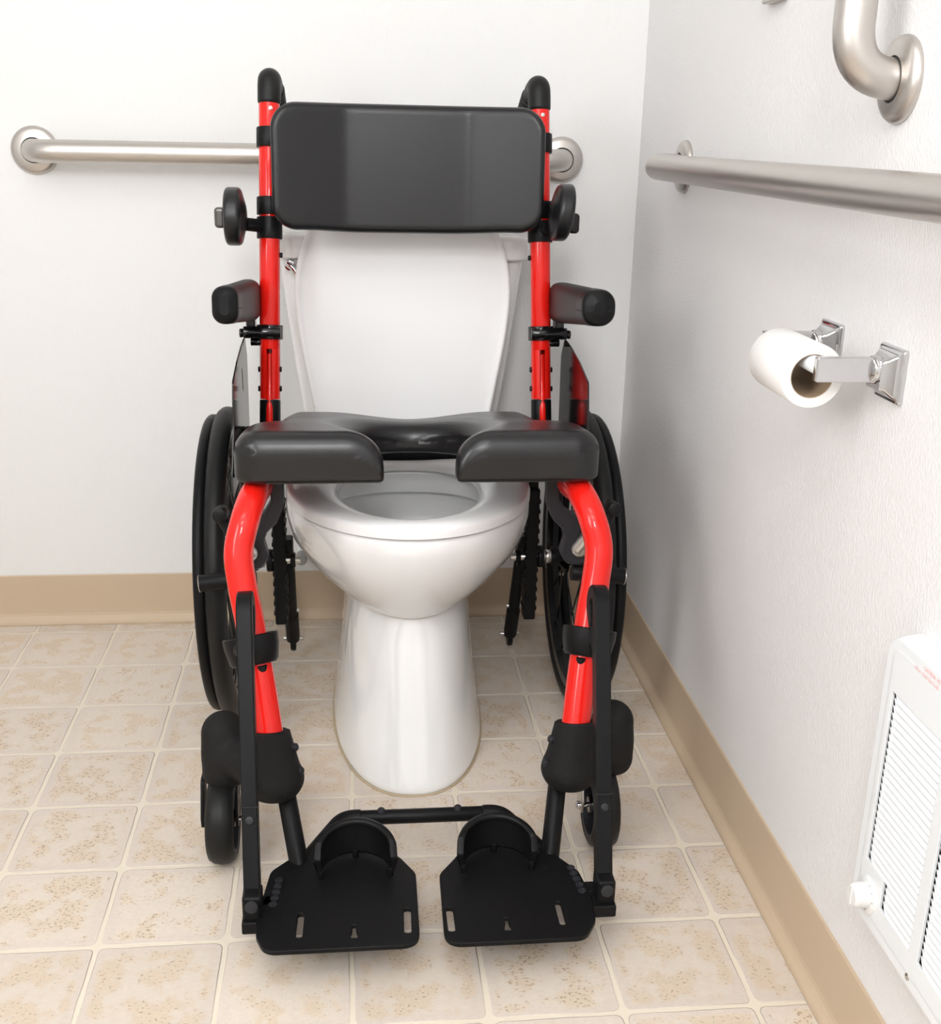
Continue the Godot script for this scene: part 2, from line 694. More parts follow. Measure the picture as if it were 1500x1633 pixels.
# unseen frosted window in the left wall, placed to light the chair from the left
func unseen_left_window(energy: float) -> void:
	var c := Vector3(LX, 1.50, 2.15)
	var w := 0.80
	var h := 1.0
	var mb := MB.new()
	for q in [[0.0, h / 2, w + 0.08, 0.05], [0.0, -h / 2, w + 0.08, 0.05]]:
		mb.box(c + Vector3(0.012, q[1], q[0]), Vector3(0.03, q[3], q[2]), 0.004)
	for z in [-w / 2, w / 2]:
		mb.box(c + Vector3(0.012, 0, z), Vector3(0.03, h, 0.05), 0.004)
	var win := struct("unseen_window_1", mb, mats["white enamel"])
	mb = MB.new()
	mb.box(c + Vector3(0.006, 0, 0), Vector3(0.006, h - 0.04, w - 0.04))
	part("unseen_window_pane", mb, mats["bright pane"], win)
	var l := AreaLight3D.new()
	l.name = "unseen_window_light"
	l.area_size = Vector2(w - 0.06, h - 0.06)
	l.area_normalize_energy = true
	l.light_energy = energy
	l.area_range = 8.0
	l.shadow_enabled = true
	l.position = c + Vector3(0.014, 0, 0)
	l.rotation.y = -PI / 2
	add_child(l)


# ------------------------------------------------------------------ the room
func room() -> void:
	var th := 0.12
	var mb := MB.new()
	mb.box(Vector3((LX + WX) / 2, CY / 2, -th / 2), Vector3(WX - LX + 2 * th, CY + 0.2, th))
	struct("wall_back", mb, mats["wall paint"], "off white painted back wall behind the toilet")
	mb = MB.new()
	mb.box(Vector3(WX + th / 2, CY / 2, FZ / 2), Vector3(th, CY + 0.2, FZ))
	struct("wall_right", mb, mats["side wall paint"], "off white textured side wall on the right")
	mb = MB.new()
	mb.box(Vector3(LX - th / 2, CY / 2, FZ / 2), Vector3(th, CY + 0.2, FZ))
	struct("unseen_wall_left", mb, mats["wall paint"])  # unseen wall, set close enough to bounce light back on the chair
	mb = MB.new()
	mb.box(Vector3((LX + WX) / 2, CY / 2, FZ + th / 2), Vector3(WX - LX + 2 * th, CY + 0.2, th))
	struct("wall_front", mb, mats["wall paint"])
	mb = MB.new()
	mb.box(Vector3((LX + WX) / 2, CY + th / 2, FZ / 2), Vector3(WX - LX + 2 * th, th, FZ + 2 * th))
	struct("ceiling", mb, mats["ceiling paint"])
	# vinyl cove base: flat face, a curved toe that ends on the floor; runs mitred in the corners
	var prof := [Vector2(0, 0.1016), Vector2(0.0020, 0.1016), Vector2(0.0030, 0.1000), Vector2(0.0032, 0.030), Vector2(0.0036, 0.022), Vector2(0.0050, 0.0165), Vector2(0.0080, 0.0125), Vector2(0.0125, 0.0075), Vector2(0.0138, 0.0040), Vector2(0.0140, 0.0004)]
	var names := ["baseboard_back", "baseboard_right", "baseboard_front", "baseboard_left"]
	var cs := [Vector3(LX, 0, 0), Vector3(WX, 0, 0), Vector3(WX, 0, FZ), Vector3(LX, 0, FZ)]
	for k in 4:
		var a: Vector3 = cs[k]
		var b: Vector3 = cs[(k + 1) % 4]
		var along := (b - a).normalized()
		var inw := along.cross(Vector3.DOWN)
		if inw.dot(Vector3(-0.5, 0, 1.4) - a) < 0:
			inw = -inw
		mb = MB.new()
		for i in prof.size() - 1:
			var p: Vector2 = prof[i]
			var q: Vector2 = prof[i + 1]
			var d := q - p
			var nn := (inw * -d.y + Vector3.UP * d.x).normalized()
			if nn.dot(inw) < 0 and absf(nn.y) < 0.5:
				nn = -nn
			mb.face([a + inw * p.x + along * p.x + Vector3.UP * p.y, b + inw * p.x - along * p.x + Vector3.UP * p.y, b + inw * q.x - along * q.x + Vector3.UP * q.y, a + inw * q.x + along * q.x + Vector3.UP * q.y], nn)
		struct(names[k], mb, mats["cove base vinyl"])


func floor_tiles() -> void:
	base = Vector3.ZERO
	var mb := MB.new()
	mb.box(Vector3((LX + WX) / 2, -0.05, FZ / 2), Vector3(WX - LX + 0.24, 0.1, FZ + 0.24))
	var fl := struct("floor", mb, mats["grout"], "cream joint lines between the beige floor tiles")
	fl.position.y = -0.0006
	var tm := []
	for k in 14:
		tm.append(tile_material(k))
	var ox := -0.545
	var oz := 0.047
	var g := 0.0030
	for j in range(-1, 20):
		for i in range(-7, 7):
			var x0 := ox + i * TILE
			var z0 := oz + j * TILE
			var xa := maxf(x0, LX)
			var xb := minf(x0 + TILE, WX)
			var za := maxf(z0, 0.0)
			var zb := minf(z0 + TILE, FZ)
			if xb - xa < 0.02 or zb - za < 0.02:
				continue
			mb = MB.new()
			var pts := PackedVector2Array()
			var per := 5
			var corner := [Vector2(xa + g, za + g), Vector2(xb - g, za + g), Vector2(xb - g, zb - g), Vector2(xa + g, zb - g)]
			for c in 4:
				var p: Vector2 = corner[c]
				var q: Vector2 = corner[(c + 1) % 4]
				var d := (q - p).normalized()
				var o := d.orthogonal()
				var r := 0.006 + rng.randf() * 0.004
				for k in per:
					var f := float(k) / per
					var e := p.lerp(q, f) + o * rng.randf_range(-0.0008, 0.0008)
					if k == 0:
						# rounded corner
						var pv: Vector2 = corner[(c + 3) % 4]
						var d0 := (pv - p).normalized()
						pts.append(p + d0 * r)
						pts.append(p + d0 * r * 0.42 + d * r * 0.42 - (d0 + d) * r * 0.12)
						pts.append(p + d * r)
					else:
						pts.append(e)
			var flipu := rng.randf() < 0.5
			var flipv := rng.randf() < 0.5
			var top := []
			var mid := Vector2((xa + xb) / 2, (za + zb) / 2)
			var rows := [[1.0, -0.0006, 0.0], [1.0, -0.0002, 0.0], [1.0, 0.0, 0.0012]]
			var s := mb.v.size()
			for rr in rows:
				for p in pts:
					var dd := (mid - p)
					var pp: Vector2 = p + dd.normalized() * rr[2]
					var u: float = (pp.x - x0) / TILE
					var w: float = (pp.y - z0) / TILE
					var od := -dd.normalized()
					var nn := Vector3(od.x, 0.4, od.y).normalized() if rr[1] < -0.0001 else Vector3(od.x * 0.25, 1, od.y * 0.25).normalized()
					mb.vert(Vector3(pp.x, rr[1], pp.y), nn, Vector2(1.0 - u if flipu else u, 1.0 - w if flipv else w))
			var m := pts.size()
			for rr in 2:
				for k in m:
					var a := s + rr * m + k
					var b := s + rr * m + (k + 1) % m
					mb.tri(a, b, b + m)
					mb.tri(a, b + m, a + m)
			var s2 := mb.v.size()
			for p in pts:
				var pp: Vector2 = p + (mid - p).normalized() * 0.0012
				var u := (pp.x - x0) / TILE
				var w := (pp.y - z0) / TILE
				mb.vert(Vector3(pp.x, 0.0, pp.y), Vector3.UP, Vector2(1.0 - u if flipu else u, 1.0 - w if flipv else w))
			var cv := mb.vert(Vector3(mid.x, 0.0, mid.y), Vector3.UP, Vector2(1.0 - (mid.x - x0) / TILE if flipu else (mid.x - x0) / TILE, 1.0 - (mid.y - z0) / TILE if flipv else (mid.y - z0) / TILE))
			for k in m:
				mb.tri(s2 + k, s2 + (k + 1) % m, cv)
			var o2 := part("tile", mb, tm[rng.randi() % tm.size()], fl)
			o2.position.y = 0.0006


# ------------------------------------------------------------------ the toilet
func egg(a: float, zf: float, zb: float, y: float, seg := 64, pf := 1.0, pb := 0.8) -> Array:
	# closed outline: half width a, front at zf, back at zb; the widest place lies a little behind the middle
	var zc := zb + (zf - zb) * 0.46
	var out := []
	for k in seg:
		var an := TAU * k / seg
		var cx := cos(an)
		var sz := sin(an)
		var x := a * signf(cx) * pow(absf(cx), pf if sz > 0 else pb)
		var z := zc + ((zf - zc) * signf(sz) * pow(absf(sz), pf) if sz > 0 else (zc - zb) * signf(sz) * pow(absf(sz), pb))
		out.append(Vector3(TX + x, y, z))
	return out


func toilet() -> void:
	var t := thing("toilet", "white floor standing toilet with its lid up, under the wheelchair seat", "toilet", Vector3(TX, 0, 0.4))
	# bowl and foot: one skin from the floor up over the rim and down inside
	var rows := []
	for r in [[0.0, 0.121, 0.660, 0.12], [0.004, 0.123, 0.662, 0.12], [0.012, 0.1225, 0.661, 0.12], [0.05, 0.117, 0.638, 0.125], [0.10, 0.1115, 0.612, 0.13], [0.15, 0.107, 0.588, 0.135], [0.20, 0.103, 0.566, 0.14], [0.225, 0.1005, 0.556, 0.14], [0.238, 0.099, 0.552, 0.14], [0.2395, 0.0995, 0.5525, 0.14], [0.2405, 0.1015, 0.555, 0.14], [0.246, 0.112, 0.566, 0.14], [0.262, 0.132, 0.582, 0.14], [0.285, 0.155, 0.601, 0.15], [0.31, 0.173, 0.619, 0.16], [0.335, 0.185, 0.633, 0.18], [0.355, 0.189, 0.640, 0.19], [0.375, 0.192, 0.646, 0.20], [0.390, 0.1915, 0.646, 0.20], [0.396, 0.189, 0.643, 0.203], [0.3985, 0.184, 0.638, 0.21], [0.399, 0.165, 0.62, 0.27], [0.399, 0.142, 0.606, 0.292], [0.397, 0.137, 0.603, 0.298], [0.392, 0.135, 0.601, 0.300], [0.375, 0.134, 0.600, 0.300], [0.361, 0.134, 0.600, 0.300], [0.3585, 0.137, 0.602, 0.297], [0.356, 0.146, 0.610, 0.285], [0.335, 0.143, 0.606, 0.283], [0.30, 0.128, 0.586, 0.295], [0.26, 0.103, 0.552, 0.315], [0.22, 0.075, 0.513, 0.335], [0.19, 0.052, 0.48, 0.35], [0.17, 0.03, 0.45, 0.37], [0.165, 0.002, 0.42, 0.41]]:
		rows.append(egg(r[1], r[2], r[3], r[0], 72, 1.0 if r[0] > 0.2 else 0.88))
	var mb := MB.new()
	mb.grid(rows, true, true)
	# shelf behind the bowl that carries the tank
	mb.box(Vector3(TX, 0.365, 0.135), Vector3(0.30, 0.068, 0.20), 0.02)
	part("bowl", mb, mats["china"], t)
	mb = MB.new()
	var bead := []
	for q in egg(0.1235, 0.6630, 0.119, 0.0008, 72, 0.88):
		bead.append(q)
	bead.append(bead[0])
	mb.tube(bead, 0.0018, 8)
	part("caulk_bead", mb, mats["caulk"], t, "yellowed caulk line round the foot")
	mb = MB.new()
	var wr := []
	for q in [0.0005, 0.5, 1.0]:
		var ring := []
		for p in egg(0.071, 0.508, 0.338, 0.215, 40):
			ring.append(Vector3(TX + (p.x - TX) * q, 0.215, 0.42 + (p.z - 0.42) * q))
		wr.append(ring)
	mb.grid(wr, true, false)
	part("water", mb, mats["water"], t)
	# seat ring
	rows = []
	for r in [[1.0, 0.4015], [1.0, 0.404], [1.0, 0.412], [0.97, 0.4165], [0.90, 0.4195], [0.72, 0.4215], [0.45, 0.4215], [0.2, 0.4195], [0.06, 0.4155], [0.0, 0.409], [0.0, 0.403], [0.06, 0.4015], [1.0, 0.4015]]:
		var ring := []
		var o := egg(0.1905, 0.650, 0.222, r[1], 72, 1.0, 0.75)
		var i := egg(0.108, 0.606, 0.318, r[1], 72, 1.0, 0.85)
		for k in 72:
			ring.append(i[k].lerp(o[k], r[0]))
		rows.append(ring)
	mb = MB.new()
	mb.grid(rows, true, true)
	part("seat_ring", mb, mats["seat plastic"], t)
	# lid, standing up against the tank
	var ys := [[0.0, 0.128], [0.01, 0.141], [0.05, 0.150], [0.10, 0.159], [0.16, 0.170], [0.22, 0.1775], [0.27, 0.178], [0.32, 0.168], [0.36, 0.150], [0.39, 0.121], [0.405, 0.096], [0.418, 0.055], [0.423, 0.0]]
	var outl := PackedVector2Array()
	for q in 25:
		var y := 0.423 * sin(float(q) / 24.0 * PI / 2)
		outl.append(Vector2(seg_curve(ys, y), y))
	var full := PackedVector2Array()
	for p in outl:
		full.append(p)
	for q in range(23, -1, -1):
		full.append(Vector2(-outl[q].x, outl[q].y))
	var dn := Vector3(0, 0.05, 1).normalized()
	var upv := Vector3(0, 1, -0.05).normalized()
	var o0 := Vector3(TX, 0.432, 0.222)
	rows = []
	for r in [[0.6, 0.0], [0.98, 0.0], [1.0, 0.003], [1.0, 0.013], [0.995, 0.017], [0.98, 0.0195], [0.962, 0.019], [0.945, 0.0165], [0.92, 0.0145], [0.8, 0.0135], [0.4, 0.013], [0.002, 0.013]]:
		var ring := []
		for p in full:
			var c := Vector2(0, 0.19)
			var q: Vector2 = c + (p - c) * r[0]
			ring.append(o0 + Vector3(q.x, 0, 0) + upv * q.y + dn * r[1])
		rows.append(ring)
	mb = MB.new()
	mb.grid(rows, true, false)
	part("lid", mb, mats["seat plastic"], t)
	for s in [-1, 1]:
		mb = MB.new()
		mb.box(Vector3(TX + s * 0.07, 0.4175, 0.215), Vector3(0.03, 0.03, 0.035), 0.006)
		part("hinge", mb, mats["seat plastic"], t)
	# tank and its cover
	rows = []
	for r in [[0.396, 0.150, 0.03, 0.165], [0.400, 0.158, 0.025, 0.172], [0.42, 0.165, 0.022, 0.177], [0.55, 0.184, 0.018, 0.188], [0.70, 0.2015, 0.014, 0.198], [0.735, 0.205, 0.013, 0.200], [0.74, 0.204, 0.014, 0.199]]:
		var ring := []
		for p in round_rect(r[1] * 2, r[3] - r[2], 0.03, Vector2(TX, (r[2] + r[3]) / 2), 6):
			ring.append(Vector3(p.x, r[0], p.y))
		rows.append(ring)
	mb = MB.new()
	mb.grid(rows, true, true)
	var tank := part("tank", mb, mats["china"], t)
	rows = []
	for r in [[0.734, -0.008], [0.7345, 0.0], [0.738, 0.002], [0.766, 0.003], [0.772, 0.0], [0.7755, -0.006], [0.777, -0.02], [0.7775, -0.09]]:
		var ring := []
		for p in round_rect(0.424 + r[1] * 2, 0.203 + r[1] * 2, 0.034 + maxf(r[1], -0.02), Vector2(TX, 0.11), 6):
			ring.append(Vector3(p.x, r[0], p.y))
		rows.append(ring)
	mb = MB.new()
	mb.grid(rows, true, true)
	part("tank_cover", mb, mats["china"], t)
	mb = MB.new()
	mb.cyl(Vector3(-0.181, 0.724, 0.19), Vector3(-0.181, 0.724, 0.213), 0.009, 0.002)
	mb.tube(curve([Vector3(-0.184, 0.727, 0.214), Vector3(-0.176, 0.721, 0.216), Vector3(-0.166, 0.709, 0.2165), Vector3(-0.145, 0.700, 0.213)]), 0.0055, 12, 0.9)
	part("flush_lever", mb, mats["chrome"], tank, "chrome flush lever")
	mb = MB.new()
	mb.tube(curve([Vector3(-0.178, 0.166, 0.035), Vector3(-0.172, 0.22, 0.045), Vector3(-0.15, 0.32, 0.065), Vector3(-0.14, 0.40, 0.075)]), 0.005, 12)
	part("supply_hose", mb, mats["seat plastic"], tank)

# ------------------------------------------------------------------ the wheelchair
func hole_dist(x: float, z: float) -> float:
	# open-fronted hole: an oval joined to a slot that runs out at the front
	var p := Vector2(x, z - 0.556)
	var rr := Vector2(0.093, 0.106)
	var k0 := (p / rr).length()
	var k1 := (p / (rr * rr)).length()
	var de := k0 * (k0 - 1.0) / maxf(k1, 1e-4) if k0 > 1e-3 else -0.09
	var q := Vector2(x - 0.0475, 0.62 - z)
	var ds := Vector2(maxf(q.x, 0), maxf(q.y, 0)).length() + minf(maxf(q.x, q.y), 0)
	return smin(de, ds, 0.035)


func outer_half(z: float) -> float:
	return seg_curve([[0.335, 0.190], [0.36, 0.205], [0.40, 0.213], [0.45, 0.217], [0.50, 0.222], [0.55, 0.233], [0.60, 0.2405], [0.65, 0.2425], [0.71, 0.2415]], z)


func seat_field(p: Vector3) -> float:
	var x := absf(p.x - CX)
	var z := p.z
	# distance inside the plan outline, from the outside edge and from the hole
	var zf := 0.708
	var dx := (outer_half(z) - x)
	var r0 := 0.035
	var dzf := zf - z
	var dzb := z - 0.337
	var dzm := minf(dzf, dzb)
	var d_out: float = minf(dx, dzm)
	if dx < r0 and dzm < r0:
		d_out = r0 - Vector2(r0 - dx, r0 - dzm).length()
	var d_in := hole_dist(x, z)
	var y0 := 0.500 + (z - 0.705) * 0.118
	# height of the padding: thick thigh lobes in front, thinner behind, a dip across the middle of the back
	var th := 0.069 - 0.012 * smoothstep(0.62, 0.45, z) - 0.012 * smoothstep(0.13, 0.0, x) * smoothstep(0.52, 0.40, z)
	var rt := lerpf(0.030, 0.050, smoothstep(0.60, 0.50, z))
	var drop := 0.0
	if d_out < rt:
		var q := rt - maxf(d_out, 0.0)
		drop += rt - sqrt(maxf(rt * rt - q * q, 0.0))
	var rh := 0.046
	if d_in < rh:
		var q2 := rh - maxf(d_in, 0.0)
		drop += (rh - sqrt(maxf(rh * rh - q2 * q2, 0.0))) * lerpf(0.75, 1.0, smoothstep(0.5, 0.66, z))
	var top := p.y - (y0 + th - drop)
	var side := -minf(d_out, d_in)
	var low := y0 - p.y
	# round the under edge
	var a := side + 0.008
	var b := low + 0.008
	var edge := Vector2(maxf(a, 0.0), maxf(b, 0.0)).length() + minf(maxf(a, b), 0.0) - 0.008
	return maxf(top * 0.8, edge)


func bend_z(x: float) -> float:
	# three flat panels: the wings stand forward of the middle
	var q := absf(x - CX) - 0.094
	return 0.038 * clampf((q + sqrt(q * q + 0.00003)) / 2.0 / 0.11, 0, 2)


func back_field(p: Vector3) -> float:
	var x := p.x - 0.0085
	var z := p.z - bend_z(p.x) - 0.303 + (p.y - 0.88) * 0.06
	var lift := 0.005 * smoothstep(0.07, 0.17, absf(x)) * smoothstep(0.87, 0.80, p.y)
	var yc := 0.8805
	var q := Vector3(absf(x) - (0.2055 - 0.012), absf(p.y - yc - lift * 0.5) - (0.0945 - 0.012 - lift * 0.5), absf(z) - (0.0155 - 0.012))
	# plan corners with a larger radius
	var rc := 0.026
	var c := Vector2(q.x + rc, q.y + rc)
	var d2 := Vector2(maxf(c.x, 0), maxf(c.y, 0)).length() + minf(maxf(c.x, c.y), 0) - rc
	var e := Vector2(d2, q.z)
	var d := Vector2(maxf(e.x, 0), maxf(e.y, 0)).length() + minf(maxf(e.x, e.y), 0) - 0.012
	return d


func X(s: float, dx: float, y: float, z: float) -> Vector3:
	return Vector3(CX + s * dx, y, z)


func wheelchair() -> void:
	var w := thing("wheelchair", "red framed commode wheelchair with black padded seat rolled over the toilet", "wheelchair", Vector3(CX, 0, 0.56))
	var red: Material = mats["red lacquer"]
	var blk: Material = mats["powder black"]
	var pla: Material = mats["black plastic"]
	var mb := MB.new()
	mb.nets(seat_field, Vector3(CX - 0.256, 0.44, 0.325), Vector3(CX + 0.256, 0.585, 0.722), 0.0034)
	part("seat_cushion", mb, mats["black vinyl"], w, "black vinyl seat cushion with an open front")
	mb = MB.new()
	mb.nets(back_field, Vector3(-0.21, 0.775, 0.27), Vector3(0.228, 0.985, 0.36), 0.0036)
	part("backrest", mb, mats["back pad"], w, "black padded backrest of three panels")
	for s in [-1.0, 1.0]:
		chair_side(w, s, red, blk, pla)
	# heel bar across between the two legs
	mb = MB.new()
	mb.cyl(Vector3(-0.082, 0.062, 0.805), Vector3(0.092, 0.062, 0.805), 0.0098, 0.0005, 24)
	var hb := part("heel_bar", mb, blk, w)
	for sd in [-1.0, 1.0]:
		mb = MB.new()
		mb.tube(bent([X(sd, 0.161, 0.048, 0.894), X(sd, 0.106, 0.062, 0.805), X(sd, 0.083, 0.062, 0.805)], 0.028, 10), 0.0112, 20, 0.05)
		part("corner_tube", mb, blk, hb)
	for x in [-0.048, 0.055]:
		mb = MB.new()
		mb.lathe([Vector2(0.006, 0), Vector2(0.0058, 0.002), Vector2(0.004, 0.0045), Vector2(0, 0.0055)], Vector3(x, 0.0712, 0.806), Vector3(0, 1, 0.12), 16)
		part("bolt", mb, mats["gunmetal"], hb)
	# cross tube behind, under the seat
	mb = MB.new()
	mb.cyl(X(-1, 0.205, 0.425, 0.30), X(1, 0.205, 0.425, 0.30), 0.010)
	part("cross_tube", mb, blk, w)


func chair_side(w: Node3D, s: float, red: Material, blk: Material, pla: Material) -> void:
	var mb := MB.new()
	var L := s < 0
	# ---- back post: plain tube, slotted at its foot where the red folding stay shows
	var pb := X(s, 0.218, 0.515, 0.340)
	var pt := X(s, 0.2095, 0.980, 0.252)
	var ax := (pt - pb).normalized()
	var at_y := func(y: float) -> Vector3: return pb + (pt - pb) * ((y - 0.515) / (0.980 - 0.515))
	mb.cyl(at_y.call(0.606), pt, 0.016, 0.0006, 28)
	# slotted length: wall of the tube with a gap turned to the front
	var e1 := ax.cross(Vector3.RIGHT).normalized()
	if e1.z < 0:
		e1 = -e1
	var e2 := ax.cross(e1)
	var rows := []
	for q in [[0.016, 0.0], [0.016, 1.0], [0.0125, 1.0], [0.0125, 0.0]]:
		var ring := []
		for k in 33:
			var an := 0.27 + (TAU - 0.54) * k / 32.0
			ring.append(at_y.call(lerpf(0.529, 0.606, q[1])) + (e1 * cos(an) + e2 * sin(an)) * q[0])
		rows.append(ring)
	for q in 3:
		mb.grid([rows[q], rows[q + 1]], false, mb_flip(rows[q], rows[q + 1], at_y.call(0.57), q))
	for an in [0.27, TAU - 0.27]:
		var d := e1 * cos(an) + e2 * sin(an)
		var nn := (e1 if an < 1 else e1) * sin(0.27) * -1.0 + e2 * (-1.0 if an < 1 else 1.0)
		mb.face([at_y.call(0.529) + d * 0.016, at_y.call(0.606) + d * 0.016, at_y.call(0.606) + d * 0.0125, at_y.call(0.529) + d * 0.0125], nn.normalized())
	var post := part("back_post", mb, red, w)
	mb = MB.new()
	mb.tube(curve([at_y.call(0.490) + e1 * 0.0135, at_y.call(0.515) + e1 * 0.0130, at_y.call(0.535) + e1 * 0.0085, at_y.call(0.560) + e1 * 0.005, at_y.call(0.597) + e1 * 0.003]), 0.0056, 14, 0.5)
	part("stay", mb, red, post)
	mb = MB.new()
	mb.lathe([Vector2(0.0155, 0), Vector2(0.0165, 0.002), Vector2(0.0165, 0.07), Vector2(0.0158, 0.072), Vector2(0.008, 0.072)], at_y.call(0.457), ax, 28, 0.0, TAU)
	part("post_socket", mb, pla, post)
	for y in [0.575, 0.545]:
		mb = MB.new()
		mb.cyl(at_y.call(y) + Vector3(-0.0185, 0, 0), at_y.call(y) + Vector3(0.0185, 0, 0), 0.0045, 0.001, 14)
		part("pivot_pin", mb, pla, post)
	mb = MB.new()
	var rp: Vector3 = at_y.call(0.963) + Vector3(0.003, 0, 0)
	mb.lathe([Vector2(0.0032, 0), Vector2(0.003, 0.0012), Vector2(0, 0.002)], rp + e1 * 0.0155, e1, 14)
	part("rivet", mb, mats["zinc"], post, "small bright rivet")
	# ---- push handle
	mb = MB.new()
	var hp := bent([at_y.call(0.976), at_y.call(1.010), Vector3(pt.x - s * 0.001, 1.002, 0.212), Vector3(pt.x - s * 0.002, 0.968, 0.140)], 0.024, 10)
	mb.tube(hp, 0.0178, 24, 0.35)
	for k in 5:
		var q := Vector3(pt.x - s * 0.002, 0.992 - k * 0.0047, 0.192 - k * 0.010)
		mb.cyl(q, q + Vector3(0, 0.002, 0.0045), 0.0190, 0.001, 24)
	part("push_handle", mb, mats["rubber"], w)
	# ---- clamp rings that carry the backrest, and the bracket behind it
	for yy in [[0.908, 0.937], [0.8085, 0.835], [0.773, 0.8055]]:
		mb = MB.new()
		var a: Vector3 = at_y.call(yy[0])
		var b: Vector3 = at_y.call(yy[1])
		mb.cyl(a, b, 0.0198, 0.0012, 28)
		if yy[0] > 0.78:
			mb.box((a + b) / 2 + Vector3(-s * 0.022, 0, 0.002), Vector3(0.034, 0.022, 0.010), 0.003)
		part("clamp_ring", mb, pla, w)
	# small black stud under the lower ring
	mb = MB.new()
	mb.cyl(at_y.call(0.749) - Vector3(s * 0.012, 0, 0), at_y.call(0.749) - Vector3(s * 0.020, 0, 0), 0.004, 0.001, 12)
	part("stud", mb, pla, post)
	# ---- side pad beside the backrest, with its latch
	var pc := Vector3(-0.2510, 0.809, 0.33) if L else Vector3(0.2400, 0.823, 0.338)
	mb = MB.new()
	var pf := func(p: Vector3) -> float:
		var q: Vector3 = p - pc
		var lean: float = 0.0 if L else -0.12
		q.x += q.y * lean
		var d2 := Vector2(q.y / 0.0430, q.z / 0.045).length()
		var rad := (d2 - 1.0) * 0.036
		var xi := q.x * -s      # towards the middle of the chair
		var hx := absf(xi + 0.002) - 0.0165 + 0.007 * smoothstep(0.2, 1.0, d2) * (1.0 if xi > 0 else 0.15)
		var e := Vector2(rad + 0.006, hx + 0.006)
		return Vector2(maxf(e.x, 0), maxf(e.y, 0)).length() + minf(maxf(e.x, e.y), 0) - 0.006
	mb.nets(pf, pc - Vector3(0.028, 0.054, 0.056), pc + Vector3(0.028, 0.054, 0.056), 0.0026)
	var pad := part("side_pad", mb, mats["back pad"], w, "round black side pad")
	mb = MB.new()
	mb.cyl(at_y.call(0.791), Vector3(pc.x + s * -0.010, 0.797, 0.315), 0.010, 0.001, 20)
	part("pad_arm", mb, pla, pad)
	mb = MB.new()
	mb.box(pc + Vector3(s * 0.027, -0.003 if L else -0.017, -0.018), Vector3(0.017, 0.031, 0.022), 0.006)
	part("latch", mb, mats["reflection dark chrome"] if L else mats["gloss black"], pad, "chrome latch" if L else "")
	# ---- armrest: a long rounded pad, deeper at the back, its front cap, the bracket down to the clamp
	var ra := X(s, 0.2445, 0.679, 0.292)
	var fa := X(s, 0.2550 if L else 0.2515, 0.7135, 0.590)
	var dir := (fa - ra).normalized()
	var bs := Basis(Vector3.RIGHT, dir.cross(Vector3.RIGHT).normalized(), dir)
	bs.x = bs.y.cross(bs.z)
	var aw := 0.034 if L else 0.046
	var rest := func(f0: float, f1: float, grow: float, tip: bool) -> MB:
		var m := MB.new()
		var rws := []
		for q in 15:
			var e := float(q) / 14.0
			var round_ := 0.0
			if e < 0.2:
				round_ = 1.0 - sqrt(1.0 - pow(1.0 - e / 0.2, 2.0))
			elif e > 0.8 and tip:
				round_ = 1.0 - sqrt(1.0 - pow((e - 0.8) / 0.2, 2.0))
			var f := lerpf(f0, f1, e)
			var hh := lerpf(0.067, 0.0480, f) + grow
			var ww := lerpf(0.036, aw, f) + grow
			var k := 1.0 - round_ * (0.75 if tip else 0.5)
			var ring2 := []
			for p in round_rect(ww * (1.0 - (1.0 - k) * 0.9), hh - ww * (1.0 - k) * 0.9, ww * (1.0 - (1.0 - k) * 0.9) * 0.44, Vector2.ZERO, 7):
				ring2.append(ra.lerp(fa, f) + bs.x * p.x + bs.y * p.y)
			rws.append(ring2)
		m.grid(rws, true, false)
		m.face(rws[0].duplicate(), -dir)
		m.face(rws[14].duplicate(), dir)
		return m
	var arm := part("armrest_pad", rest.call(0.0, 0.9, 0.0, false), mats["black foam"], w)
	part("end_cap", rest.call(0.80, 1.0, 0.0016, true), pla, arm)
	mb = MB.new()
	var sq := PackedVector2Array()
	for p in round_rect(aw + 0.0022, 0.058, 0.014, Vector2.ZERO, 7):
		sq.append(p)
	mb.extrude(sq, [], fa - dir * 0.0300 - bs.y * 0.0035, bs.x, bs.z, 0.0012, 0.0001)
	part("seam", mb, mats["dark gap"], arm)
	if not L:
		mb = MB.new()
		var q0 := ra + dir * 0.085 - bs.x * 0.0188
		mb.box(q0 + bs.y * 0.004, Vector3(0.0006, 0.013, 0.0022), 0.0002, bs)
		mb.box(q0 - bs.y * 0.011 - dir * 0.004, Vector3(0.0006, 0.004, 0.004), 0.0002, bs)
		var wm := part("white_mark", mb, mats["white enamel"], arm, "small white printed mark")
		wm.set_meta("kind", "stuff")
	mb = MB.new()
	var cl: Vector3 = at_y.call(0.634)
	mb.cyl(at_y.call(0.621), at_y.call(0.643), 0.0205, 0.001, 28)
	mb.cyl(cl + Vector3(s * -0.018, 0, 0.014), cl + Vector3(s * 0.040, 0, 0.014), 0.0095, 0.0015, 18)
	mb.cyl(cl + Vector3(s * 0.040, -0.001, 0.014), cl + Vector3(s * 0.046, -0.001, 0.014), 0.0075, 0.0015, 6)
	mb.cyl(cl + Vector3(s * 0.010, -0.0165, 0.006), cl + Vector3(s * 0.030, -0.0165, 0.006), 0.006, 0.001, 12)
	mb.box(X(s, 0.2445, 0.647, 0.315), Vector3(0.014, 0.030, 0.030), 0.003)
	part("armrest_clamp", mb, mats["gloss black"], w)
	# ---- side guard: thin glossy panel with a slot
	mb = MB.new()
	var gp := round_poly([Vector2(0.330, 0.452), Vector2(0.322, 0.598), Vector2(0.345, 0.628), Vector2(0.395, 0.626), Vector2(0.47, 0.616), Vector2(0.540, 0.600), Vector2(0.549, 0.572), Vector2(0.556, 0.54), Vector2(0.600, 0.485), Vector2(0.615, 0.45)], 0.012)
